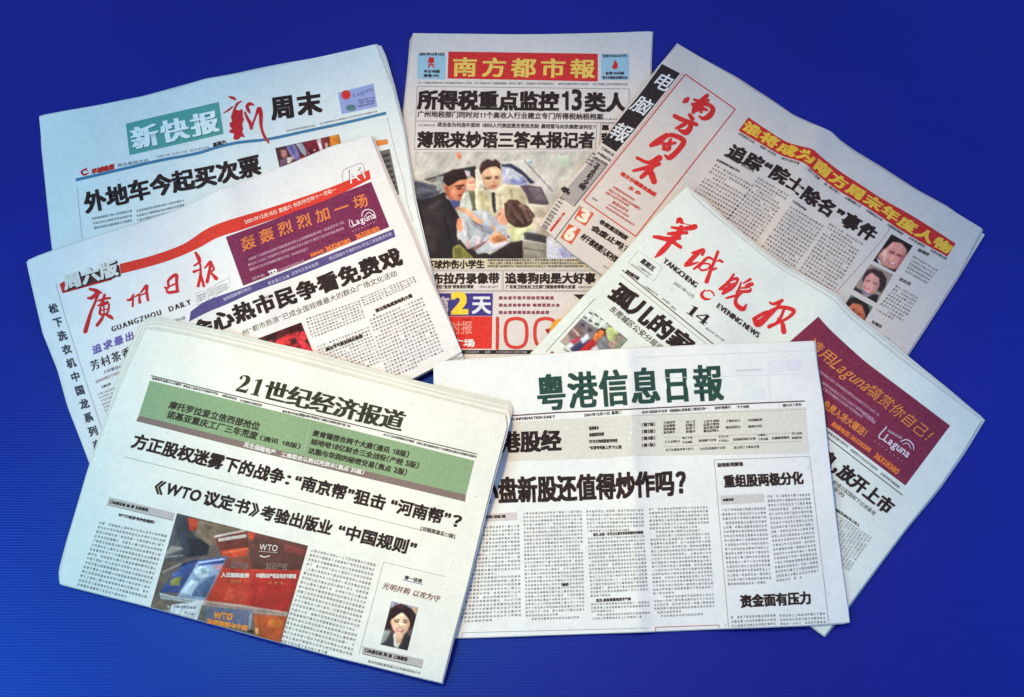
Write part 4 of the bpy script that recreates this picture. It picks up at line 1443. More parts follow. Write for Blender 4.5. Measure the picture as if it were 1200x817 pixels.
a.build("text_column")
picture(D, d3([(235, 472), (452, 391), (530, 585), (315, 665)]), (92, 34, 38), [
    (d3([(240, 475), (330, 440), (340, 480), (260, 500)]), (60, 30, 36)),
    (d3([(330, 480), (400, 440), (470, 430), (480, 470), (420, 520), (360, 510)]), (176, 46, 50)),
    (d3([(380, 420), (440, 398), (455, 430), (400, 445)]), (70, 24, 28)),
    (d3([(440, 470), (500, 500), (510, 540), (450, 530)]), (200, 50, 60)), (d3([(400, 470), (430, 462), (432, 490), (404, 498)]), (70, 30, 32)),
    (d3([(290, 480), (320, 470), (324, 500), (300, 505)]), (140, 60, 54))], mott=.12)
a = Art(D)
a.column(d3([(470, 370), (728, 284), (757, 370), (500, 470)]), 7, 17, short_last=False)
a.disc(d3(560, 545), 1.1, BLACK, 2, 8)
a.text('演出节气氛如何众热情', d3([(570, 528), (742, 462)]), 4.4, BLACK, bold=.05)
a.column(d3([(520, 500), (770, 405), (840, 590), (590, 690)]), 13, 17)
a.build("text_column")
a = Art(D)
a.column(d3([(728, 272), (982, 172), (1000, 210), (745, 318)]), 4, 17)
a.disc(d3(794, 357), 1.1, BLACK, 2, 8)
a.text('演出现场成流动的大潮', d3([(804, 346), (975, 272)]), 4.4, BLACK, bold=.05)
a.column(d3([(770, 375), (1020, 268), (1130, 545), (860, 660)]), 18, 17)
a.build("text_column")

# ---- green-white evening paper, right
E_ = Paper("greenish white newspaper with four big slanting red brush characters and purple advertisement near its corner",
           [[(804.5, 219.5), (811, 229), (825, 243), (850, 264), (890, 297), (917, 317), (947, 334), (976, 351), (997, 374), (1030, 401), (1060, 425), (1105, 459), (1138, 483), (1150, 493)],
            [(1150, 493), (1128, 530), (1100, 571), (1062, 618), (1027, 665), (994, 710), (966, 744.5)],
            [(585, 455), (770, 596), (966, 744.5)], [(804.5, 219.5), (765, 257), (722, 307), (690, 342), (640, 395), (585, 455)]],
           back=[[(805.5, 217.5), (815, 226), (825, 232), (852, 257.5), (890, 289.5), (920, 311), (950, 327), (980, 344), (1000, 366), (1035, 394), (1065, 418), (1110, 454), (1154, 492)],
                 [(1154, 492), (1131, 530), (1102.5, 571), (1063, 619), (1028, 666), (995, 711), (966, 745.5)],
                 [(584, 456), (770, 597), (966, 745.5)], [(805.5, 217.5), (764, 257), (721, 307), (689, 342), (639, 395), (584, 456)]],
           tint=(234, 237, 228), bumps=[(985, 340, 900, 470, 20, .005), (945, 325, 870, 430, 26, -.0024)], thick=.006)
a = Art(E_)
def br(k, pts):
    a.brush(k(pts), (222, 42, 44), 1, s=1.12)
br(f4, [(302, 145, 22), (330, 118, 60), (362, 152, 24)])
br(f4, [(360, 148, 7), (420, 166, 9), (492, 178, 10)])
br(f4, [(248, 195, 24), (330, 208, 36), (430, 204, 46), (492, 188, 54)])
br(f4, [(208, 262, 26), (290, 262, 46), (350, 255, 32), (405, 252, 34)])
br(f4, [(345, 195, 46), (322, 260, 62), (270, 325, 52)])
br(f4, [(250, 298, 20), (330, 312, 34)])
br(f4, [(58, 295, 30), (130, 306, 42), (240, 342, 36), (342, 406, 34)])
br(f4, [(140, 296, 10), (235, 300, 12)])
br(f4, [(245, 318, 50), (200, 388, 52), (130, 462, 50), (68, 515, 12)])
br(f4, [(466, 466, 22), (500, 462, 34), (582, 436, 36), (572, 485, 28)])
br(f4, [(535, 458, 42), (462, 530, 46), (402, 592, 42)])
br(f4, [(392, 600, 30), (450, 588, 30), (530, 566, 12)])
br(f4, [(482, 638, 22), (560, 578, 30), (634, 516, 26), (700, 545, 18), (752, 556, 10)])
br(f4, [(535, 625, 18), (580, 582, 16), (652, 590, 18), (632, 638, 18), (565, 650, 20), (532, 622, 14)])
br(f4, [(738, 455, 30), (702, 550, 30), (662, 650, 30), (618, 770, 44)])
br(f4, [(638, 668, 14), (718, 630, 22)])
br(f4, [(755, 543, 24), (785, 562, 24)])
br(f5, [(466, 244, 18), (420, 312, 26), (340, 380, 24)])
br(f5, [(408, 312, 18), (486, 282, 25), (500, 302, 22), (450, 368, 30), (368, 418, 28)])
br(f5, [(398, 344, 16), (462, 328, 14)])
br(f5, [(368, 384, 22), (440, 350, 14)])
br(f5, [(552, 328, 12), (616, 290, 24)])
br(f5, [(572, 348, 10), (600, 338, 24), (632, 334, 32)])
br(f5, [(532, 318, 14), (512, 380, 22), (494, 412, 24)])
br(f5, [(500, 394, 14), (560, 402, 26), (612, 396, 26), (622, 372, 12)])
br(f5, [(520, 372, 10), (590, 362, 22), (622, 348, 14)])
br(f5, [(398, 462, 18), (486, 438, 22), (540, 420, 12)])
br(f5, [(530, 412, 22), (486, 470, 28), (490, 522, 36), (548, 562, 40), (582, 520, 14)])
br(f5, [(792, 500, 14), (830, 515, 26), (906, 484, 28)])
br(f5, [(895, 488, 28), (850, 560, 26), (780, 622, 42), (692, 694, 60), (655, 662, 36)])
br(f5, [(650, 652, 32), (740, 600, 30), (812, 575, 16)])
br(f5, [(798, 572, 16), (900, 545, 30), (1012, 576, 34), (962, 640, 26), (880, 680, 24), (788, 722, 34)])
br(f5, [(922, 568, 24), (892, 640, 25), (850, 690, 18)])
br(f5, [(868, 648, 16), (908, 690, 34), (922, 768, 44)])
br(f5, [(205, 384, 8), (172, 428, 26), (200, 468, 24), (252, 470, 10)])
br(f5, [(225, 388, 6), (265, 402, 14), (288, 438, 12)])
br(f5, [(212, 400, 8), (232, 395, 8)])
for s, p, q in (('YANGCHENG', (545, 388), (700, 510)), ('EVENING', (797, 600), (910, 684)), ('NEWS', (918, 690), (992, 745))):
    a.text(s, c7([p, q]), 5.6, DARK, lat=True, bold=.075, by=0, slant=-.12)
a.build("masthead")
a = Art(E_)
a.text('2001年12月', c7([(592, 490), (688, 560)]), 4.6, (96, 84, 84))
a.text(S1 + S4, f5([(14, 582), (206, 718)]), 12.6, BLACK, lat=True)
a.text('星期五', c7([(438, 388), (500, 434)]), 6.4, DARK, bold=.04)
a.tiny(c7(425, 408), c7(490, 455), 2.6, GREY)
a.tiny(c7(395, 400), c7(475, 462), 2.4, (170, 170, 166))
q = c7([(430, 335), (545, 412), (505, 478), (385, 392)])
for i in range(4):
    a.line(q[i], q[(i + 1) % 4], .35, (176, 178, 172))
a.text('第四版百版', c7([(370, 436), (430, 474)]), 4, DARK, bold=.05)
a.line(c7(355, 425), c7(800, 787), 1.1, (84, 66, 66))
a.line(c7(345, 445), c7(770, 788), .4, GREY)
for p, q in (((452, 500), (520, 548)), ((540, 562), (575, 588)), ((582, 598), (605, 616)), ((745, 700), (830, 762))):
    a.tiny(c7(*p), c7(*q), 2.6, GREY)
a.line((697, 350), (640, 412), .6, (130, 132, 124))
a.build("date_line")
a = Art(E_)
a.text('孤儿的家在', c7([(283, 548), (733, 905)]), 24, BLACK, bold=.05, by=.034)
a.build("headline")
a = Art(E_)
a.text('东莞城区公安分局迎新', c7([(290, 612), (560, 830)]), 8, DARK, bold=.01, slant=.1)
a.build("subheading")
a = Art(E_)
a.poly(g4([(40, 765), (80, 715), (135, 765), (60, 800)]), (150, 44, 40))
a.tiny(g4(225, 690), g4(340, 770), 2.8, DARK)
a.build("caption")
G4 = [([(600, 140), (880, 350), (830, 410), (700, 410), (480, 270)], (216, 222, 214))]
for x, y, w in ((610, 200, 34), (690, 225, 38), (768, 275, 36), (845, 338, 30), (535, 262, 32), (605, 305, 36), (692, 350, 40)):
    G4.append(([(x - w, y - w * .1), (x - w * .2, y - w * .65), (x + w, y + w * .1), (x + w * .3, y + w * .65)], (78, 70, 64)))
    G4.append(([(x - w * .3, y), (x, y - w * .3), (x + w * .3, y), (x, y + w * .3)], (120, 114, 96)))
G4 += [([(470, 275), (690, 410), (640, 480), (600, 470), (400, 400)], (122, 112, 116)),
       ([(480, 330), (530, 350), (520, 390), (470, 370)], (70, 58, 66)), ([(580, 390), (640, 420), (610, 460), (560, 440)], (76, 62, 72)),
       ([(400, 370), (520, 470), (400, 560), (290, 480)], (122, 92, 86)), ([(360, 420), (372, 412), (440, 470), (420, 490)], (200, 184, 176)),
       ([(410, 480), (425, 470), (470, 500), (440, 520)], (196, 180, 172)), ([(190, 590), (290, 480), (350, 600), (270, 660)], (170, 154, 142)),
       ([(270, 650), (340, 600), (380, 640), (320, 700)], (206, 214, 214)),
       ([(330, 550), (360, 580), (480, 500), (430, 590), (340, 612)], (196, 40, 70)), ([(470, 560), (560, 480), (600, 540), (500, 612)], (216, 220, 236)),
       ([(330, 690), (460, 590), (500, 620), (620, 550), (580, 700), (380, 750)], (58, 58, 92)),
       ([(560, 610), (640, 540), (690, 600), (640, 680), (560, 740), (420, 745)], (190, 40, 46)),
       ([(690, 450), (750, 395), (820, 420), (812, 500), (790, 520), (780, 450), (700, 470)], (58, 34, 32)),
       ([(636, 562), (672, 480), (750, 422), (796, 460), (790, 500), (730, 550), (680, 585)], (240, 132, 64)),
       ([(700, 470), (730, 460), (725, 475), (700, 485)], (120, 60, 40)), ([(690, 520), (720, 512), (715, 530), (690, 535)], (180, 60, 50)),
       ([(720, 580), (800, 520), (840, 650), (790, 720), (720, 690)], (126, 126, 132)), ([(606, 690), (690, 636), (722, 690), (640, 740)], (214, 216, 226)),
       ([(816, 440), (840, 400), (905, 385), (992, 470), (930, 560), (890, 595), (850, 570)], (186, 196, 126)),
       ([(880, 400), (960, 420), (1000, 480), (960, 470)], (214, 216, 170)),
       ([(850, 620), (930, 560), (1000, 500), (1060, 530), (960, 660), (900, 690)], (164, 146, 130)),
       ([(940, 560), (980, 540), (960, 580)], (110, 60, 50)), ([(880, 610), (920, 600), (900, 640)], (150, 80, 66)),
       ([(960, 660), (1060, 530), (1120, 570), (1000, 700)], (132, 142, 120)), ([(1000, 490), (1030, 480), (1020, 510)], (50, 60, 46))]
portrait(E_, [(600, 140), (1120, 560), (710, 1010), (190, 590)], g4, (128, 116, 114), G4, blur=.55,
         label="small printed photograph of a person in red before a windowed building")
a = Art(E_)
PU2 = (130, 40, 68)
tp = [(959, 371), (970, 383.5), (982, 395), (1000, 411.5), (1017.5, 426.5), (1060, 458.5), (1113.5, 499)]
bt = [(884, 437), (900, 449), (915, 460), (967, 499), (1000, 523.5), (1061, 569)]
a.band(tp, bt, PU2, 0, n=50, m=16)
rr = random.Random(9)
for k in range(24):
    u, v = rr.uniform(.1, .9), rr.uniform(.1, .9)
    p = (np.array(tp[0]) * (1 - u) + np.array(tp[-1]) * u) * (1 - v) + (np.array(bt[0]) * (1 - u) + np.array(bt[-1]) * u) * v + (0, 4)
    pts = [p]
    for j in range(4):
        pts.append(pts[-1] + np.array([rr.uniform(-4, 4), rr.uniform(-4, 4)]))
    a.path(pts, .55, (88, 22, 46), 1)
OY = (234, 140, 62)
a.text('请用', e4([(212, 228), (372, 352)]), 15.5, OY, slant=.15)
a.text('Laguna', e4([(362, 348), (580, 506)]), 13, OY, lat=True, slant=.4)
a.text('犒赏你自己！', e4([(575, 508), (952, 812)]), 15.5, OY, slant=.15)
for p, q in (((300, 388), (660, 655)), ((318, 455), (640, 690)), ((322, 490), (560, 665)), ((560, 640), (636, 700))):
    a.tiny(e4(*p), e4(*q), 3.4, (206, 158, 178), bold=.03)
a.text('免费入场大赠送！', e1([(890, 305), (1092, 452)]), 10, OY, bold=.02)
a.text('热线电话：36328288', e1([(934, 392), (1114, 522)]), 5.6, ORANGE, bold=.05)
a.text('36328380', e5([(545, 322), (706, 446)]), 5.6, ORANGE, lat=True, bold=.05)
LW = (226, 208, 220)
a.brush(e5([(636, 118, 8), (582, 186, 8), (622, 208, 6)]), LW, 2)
a.text('Laguna', e5([(608, 208), (780, 332)]), 8.2, LW, lat=True, bold=.02)
a.tiny(e5(640, 150), e5(735, 205), 3, LW)
a.brush(e5([(732, 218, 6), (775, 206, 8), (815, 238, 8), (822, 276, 4)]), LW, 2)
a.brush(e5([(748, 236, 5), (780, 232, 6), (802, 268, 4)]), LW, 2)
for k in range(8):
    a.disc(e5(556 + 26 * k, 218 + 19 * k), .8, (190, 140, 164), 2, 6)
a.build("advertisement")
a = Art(E_)
a.line(e5(190, 158), e5(745, 586), 1.0, (64, 52, 54))
for p, q in (((215, 150), (370, 262)), ((385, 280), (568, 420)), ((590, 440), (718, 540))):
    a.tiny(e5(*p), e5(*q), 3.2, (90, 80, 84))
a.build("rule_line")
a = Art(E_)
a.text('息，放开上市', e5([(158, 345), (638, 724)]), 18, BLACK, bold=.05, by=.034)
a.build("headline")
a = Art(E_)
a.tiny(e5(262, 500), e5(550, 728), 5.2, (92, 84, 86), bold=.01)
a.tiny(e5(265, 545), e5(335, 605), 5.2, (92, 84, 86), bold=.01)
a.build("subheading")
a = Art(E_)
a.tiny(e3(872, 112), e3(985, 190), 3.4, DARK, bold=.06)
a.column(e3([(868, 120), (1052, 240), (936, 408), (750, 285)]), 21, 14)
a.build("text_column")

# ---- white paper with dark green masthead, bottom centre
F = Paper("bright white newspaper with large dark green masthead characters and dense columns of text",
          [[(508, 425), (560, 421), (622, 416.5), (690, 411.5), (730, 409), (800, 406), (860, 403.5), (954, 400)],
           [(954, 400), (957, 425), (965, 475), (970, 525), (979, 604), (982, 627), (987.5, 672), (993.5, 712), (995, 729)],
           [(515, 748.5), (532, 747.5), (640, 744), (760, 740), (842, 736.5), (947, 732.5), (995, 729)],
           [(508, 425), (509, 500), (513, 650), (515, 748.5)]],
          tint=(240, 239, 236), bumps=[(733, 405, 750, 742, 15, .0080, 1), (610, 415, 625, 745, 55, .0012), (860, 403, 885, 738, 60, -.0006), (520, 527, 990, 512, 30, .0006)], thick=.0035, layers=4)
GRN = (36, 72, 64)
a = Art(F)
a.text('粤港信息日報', g8([(45, 312), (560, 275), (1148, 245)]), 43, GRN, bold=.036, by=.017, fill=.94)
a.line(d8(395, 389), d8(610, 374), 1.3, (96, 48, 50))
a.path([d8(610, 374), e1(0, 318), e1(400, 298), e1(812, 280)], 1.3, (96, 48, 50))
a.build("masthead")
a = Art(F)
a.text('HONG KONG INFORMATION DAILY', d8([(300, 418), (602, 398)]), 2.6, DARK, lat=True, bold=.04)
a.build("english_title")
a = Art(F)
a.text('2001年12月11日 星期二', d8([(738, 394), (916, 379)]), 3.6, DARK, bold=.03)
a.build("date_line")
a = Art(F)
for p, q in (((50, 340), (170, 332)), ((180, 332), (362, 320)), ((392, 320), (466, 314)), ((495, 315), (552, 312))):
    a.tiny(e1(*p), e1(*q), 3.4, DARK, bold=.05)
a.build("publication_number")
a = Art(F)
a.tiny(e1(710, 307), e1(798, 302), 3.4, DARK, bold=.05)
a.build("price_line")
a = Art(F)
a.band([(560, 497), (700, 489), (740, 486.5), (944, 477)], [(552, 542), (700, 537), (744, 534.5), (948, 531)], (224, 218, 206))
a.text('粤港股经', d8([(248, 566), (632, 551)]), 24, BLACK, bold=.05, by=.034)
for (x, y, x2), s in zip(((762, 457, 808), (762, 487, 832), (762, 518, 896), (762, 548, 914)), ('深港观点', '金融期货走廊', '07月主地域股面世特性', '“红筹专利新上市”六止期')):
    a.text(s, d8([(x, y), (x2, y - 5)]), 4.0, DARK, bold=.05)
for k in range(4):
    a.text('（第%s版）' % '7531'[k], d8([(1008, 440 + 32 * k), (1074, 436 + 32 * k)]), 4.0, DARK, bold=.04)
    for x, x2, kk in ((150, 206, 4), (255, 302, 4), (338, 412, 4), (443, 512, 2), (548, 614, 2)):
        if kk == 4 or k % 2 == 0:
            y = 385 + 15 * k + (0 if kk == 4 else 2)
            a.tiny(e1(x, y + 4 - (x - 150) * .035), e1(x2, y + 2 - (x2 - 150) * .035), 3.2, DARK, bold=.06)
for x, x2 in ((155, 228), (315, 398), (475, 583), (660, 742)):
    a.tiny(e1(x, 478 - (x - 155) * .035), e1(x2, 476 - (x2 - 155) * .035), 3.0, DARK, bold=.06)
    a.tiny(e1(x2 + 10, 462 - (x2 - 155) * .04), e1(x2 + 58, 460 - (x2 - 155) * .04), 2.8, DARK, bold=.05)
    a.tiny(e1(x2 + 10, 482 - (x2 - 155) * .04), e1(x2 + 58, 480 - (x2 - 155) * .04), 2.8, DARK, bold=.05)
for x, x2 in ((160, 292), (320, 442), (480, 600)):
    a.tiny(e1(x, 516 - (x - 155) * .035), e1(x2, 514 - (x2 - 155) * .035), 3.0, DARK, bold=.05)
a.line(e1(150, 452), e1(800, 428), .35, (170, 162, 154))
a.line(e1(150, 494), e1(800, 468), .35, (170, 162, 154))
a.line(e1(0, 350), e1(822, 318), .3, (160, 150, 146))
a.build("index_band")
a = Art(F)
a.text('小盘新股还值得炒作吗？', [(561.5, 592), (585, 589.5), (680, 586), (740, 583), (806, 579.5)], 29.5, BLACK, bold=.047, by=.032)
a.build("headline")
a = Art(F)
a.quad(e2([(150, 171), (343, 162), (344, 198), (150, 207)]), (212, 202, 200))
a.text('本报记者（岳敏）摘', e2([(165, 192), (290, 187)]), 3.4, DARK, bold=.05)
a.column(e2([(115, 226), (356, 216), (366, 668), (75, 682)]), 25, 17, seed=1)
a.build("text_column")
a = Art(F)
a.column(e2([(371, 158), (650, 148), (664, 660), (384, 672)]), 29, 20, seed=2)
a.text('编者：', e2([(555, 508), (590, 506)]), 3.6, BLACK, bold=.035)
a.build("text_column")
a = Art(F)
a.column(e2([(666, 148), (938, 142), (941, 250), (672, 258)]), 6, 20, seed=3)
a.text('首先，这是一支可以让股市具有刺激性的新股', e2([(700, 274), (936, 262)]), 3.6, BLACK, bold=.035)
a.column(e2([(673, 276), (942, 264), (962, 548), (688, 562)]), 16, 20, seed=4)
a.text('其次，新股看弱难成市气候', e2([(714, 582), (878, 574)]), 3.6, BLACK, bold=.035)
a.column(e2([(690, 584), (965, 574), (972, 656), (692, 668)]), 5, 20, seed=5)
a.build("text_column")
a = Art(F)
a.column([(760, 594.5), (830, 592), (839, 721), (767, 724.5)], 29, 20, seed=6)
a.build("text_column")
a = Art(F)
for p, q in ((e1(388, 556), e1(835, 540)), (e1(388, 556), e3(375, 660)), (e1(835, 540), e3(845, 640))):
    a.line(p, q, .5, (150, 142, 142))
a.line(e2(88, 726), e2(962, 704), .5, (150, 150, 150))
a.line(e2(88, 726), e2(84, 748), .5, (150, 150, 150))
a.line(e3(32, 661), e3(330, 650), .7, (190, 60, 70))
a.line(e3(32, 661), e3(34, 680), .7, (190, 60, 70))
a.line(e3(330, 650), e3(330, 664), .5, (150, 60, 70))
a.build("rule_line")
a = Art(F)
a.text('财经新闻解读', e1([(404, 590), (524, 584)]), 4.8, DARK, bold=.04)
a.text('重组股两极分化', e1([(435, 686), (808, 668)]), 14.5, BLACK, bold=.05, by=.034)
a.build("headline")
a = Art(F)
a.quad(e1([(418, 724), (620, 714), (623, 754), (420, 766)]), (210, 202, 200))
a.text('本报记者', e1([(428, 750), (480, 747)]), 3, DARK, bold=.06)
a.column(e3([(342, 100), (550, 92), (580, 458), (372, 468)]), 18, 15, seed=8)
a.build("text_column")
a = Art(F)
a.column(e3([(555, 36), (758, 28), (804, 424), (600, 452)]), 20, 15, seed=9)
a.build("text_column")
a = Art(F)
a.text('资金面有压力', e3([(433, 568), (766, 550)]), 14.5, BLACK, bold=.05, by=.034)
a.build("headline")
a = Art(F)
a.column(e3([(385, 604), (598, 594), (600, 652), (390, 664)]), 3, 15, seed=10, short_last=False)
a.column(e3([(612, 596), (830, 586), (834, 644), (618, 654)]), 3, 15, seed=11, short_last=False)
a.build("text_column")
a = Art(F)          # the next page showing through the thin paper
GH = (226, 226, 230)
a.quad(e1([(640, 90), (710, 84), (714, 140), (644, 147)]), (230, 229, 233))
a.quad(e1([(720, 88), (790, 82), (795, 132), (725, 138)]), (226, 225, 232))
a.line(e1(150, 172), e1(810, 152), .6, GH)
a.line(e1(20, 75), e1(860, 42), .6, GH)
a.tiny(e1(490, 142), e1(620, 136), 2.4, (214, 213, 220))
a.quad(e1([(520, 220), (620, 214), (624, 270), (524, 276)]), (231, 234, 232))
a.line(e1(640, 175), e1(655, 300), .5, GH)
a.build("show_through")

# ---- cream paper with green band, front left
G = Paper("cream newspaper with dark olive masthead, a wide green band and a photograph of red books",
          [[(172, 385), (220, 393), (280, 407.5), (320, 417), (395, 437), (470, 456), (545, 475), (592, 487)],
           [(592, 487), (594, 500), (580.5, 550), (568.5, 598), (549, 680), (531, 746), (517.5, 800)],
           [(71, 684), (176, 711), (330, 752.5), (395, 770), (517.5, 800)],
           [(172, 385), (150, 432), (127, 489), (107, 541), (101, 560), (80, 632), (70.5, 671), (71, 684)]],
          back=[[(165, 377), (180, 370), (225, 380), (270, 390), (320, 402), (365, 412), (480, 444), (540, 459), (596, 470)],
                [(596, 470), (602, 479), (597, 502), (583, 551), (571, 600), (551, 681), (533, 747), (519, 801)],
                [(70, 684), (176, 712), (330, 753.5), (395, 771), (519, 801)],
                [(165, 377), (141, 431), (124, 489), (106, 542), (100, 560), (78.5, 632), (68.5, 671), (70, 684)]],
          tint=(240, 236, 226), bumps=[(370, 395, 300, 760, 22, .0036), (330, 390, 265, 750, 26, -.0018), (200, 380, 120, 690, 40, .0012), (500, 450, 440, 790, 60, .0012)], thick=.0085, layers=6, grid=(240, 96), saw=1.5)
OL = (52, 52, 34)
a = Art(G)
a.text(S2 + S1, d3([(138, 711), (258, 740)]), 20.5, OL, lat=True)
a.text('世纪经济报道', [(306, 467.5), (470, 506)], 24, OL, bold=.048, by=.008)
a.build("masthead")
a = Art(G)
a.line(d4(468, 281), d5(956, 529), 1.0, (70, 56, 50))
for p, q in ((d4(470, 298), d4(608, 330)), (d4(616, 334), d4(780, 372)), (d4(798, 378), d4(868, 396)), (d4(880, 402), d4(985, 426)), (d4(1082, 452), d4(1190, 476)), (d5(120, 346), d5(360, 404)), (d5(515, 442), d5(660, 476)), (d5(668, 480), d5(952, 548))):
    a.tiny(p, q, 2.9, (84, 72, 64), bold=.05)
a.build("date_line")
a = Art(G)
GB = (142, 166, 126)
a.band([(175.5, 446), (320, 481), (556, 540)], [(162.5, 487), (320, 526), (546, 580)], GB)
a.band([(162.5, 487), (320, 526), (546, 580)], [(159.5, 493.5), (320, 534), (545, 588)], (134, 112, 106), 0)
a.text('摩托罗拉爱立信西部抢位', d4([(547, 433), (972, 538)]), 9.2, (56, 50, 40), bold=.03)
a.text('诺基亚重庆工厂三年荒废', d4([(537, 478), (962, 582)]), 9.2, (56, 50, 40), bold=.03)
a.text('（通讯 18版）', d4([(972, 582), (1168, 626)]), 6, (56, 50, 40), bold=.03)
a.text('麦肯锡捏合两个大唐（通讯 18版）', d5([(182, 442), (636, 546)]), 7.2, (56, 50, 40), bold=.035)
a.text('娃哈哈18亿财合三全战役（产经 5版）', d5([(174, 482), (682, 598)]), 7.2, (56, 50, 40), bold=.035)
a.text('达能与华润的秘密交易（焦点 2版）', d5([(162, 524), (626, 630)]), 7.2, (56, 50, 40), bold=.035)
a.line(d5(176, 380), d5(146, 510), .5, (196, 210, 180))
a.text('民生保险地产', i6([(705, 330), (896, 382)]), 6, (232, 226, 218), bold=.035)
a.text('工商联会认购试用资本（焦点 35版）', [i6(932, 390), d5(426, 626)], 5.6, (232, 226, 218), bold=.035)
a.build("green_band")
a = Art(G)
a.text('方正股权迷雾下的战争', [(152.5, 524), (240, 546), (330.5, 568)], 17.5, BLACK, bold=.034)
a.text('：', [(330, 567), (341, 570)], 15, BLACK, bold=.03)
a.text('“南京帮”', [(342, 571), (412.5, 588.5)], 17, BLACK, bold=.034)
a.text('狙击', [(412.5, 589), (450, 598)], 17, BLACK, bold=.034)
a.text('“河南帮”', [(454.5, 599), (526, 616.5)], 17, BLACK, bold=.034)
a.text('？', [(526, 616.5), (540, 620)], 16, BLACK, bold=.03)
a.build("headline")
a = Art(G)
a.line(d4(345, 662), d7(936, 126), .5, (150, 140, 130))
a.text('[详细报道见11版]', d7([(768, 84), (932, 124)]), 4.8, DARK, bold=.02)
a.build("rule_line")
a = Art(G)
a.text('《', [(177, 577), (192, 580.5)], 16, BLACK, bold=.02)
a.text('WTO', [(192, 578), (233, 588)], 11.4, BLACK, lat=True, bold=.035, slant=.08)
a.text('议定书', [(236, 590.5), (290, 603.5)], 17, BLACK, bold=.034)
a.text('》', [(289, 603.5), (303, 607)], 16, BLACK, bold=.02)
a.text('考验出版业', [(303, 607.5), (387, 627.5)], 17, BLACK, bold=.034)
a.text('“中国规则”', [(393, 629), (486, 651.5)], 17, BLACK, bold=.034)
a.build("headline")
a = Art(G)
a.band(d6([(272, 90), (580, 166)]), d6([(262, 126), (570, 199)]), (200, 186, 178))
a.line(d6(262, 127), d6(570, 200), .5, (120, 104, 100))
a.text('□本报记者 赵 灵 北京报道', d6([(272, 119), (452, 158)]), 3.8, DARK, bold=.05)
a.text('WTO议定书冲击视界！', d6([(312, 180), (484, 217)]), 3.8, DARK, bold=.05)
a.column(d6([(228, 198), (548, 262), (440, 590), (118, 508)]), 15, 22, seed=12)
a.build("text_column")
a = Art(G)
a.column(d7([(262, 168), (566, 238), (444, 700), (112, 612)]), 21, 21, seed=13)
a.build("text_column")
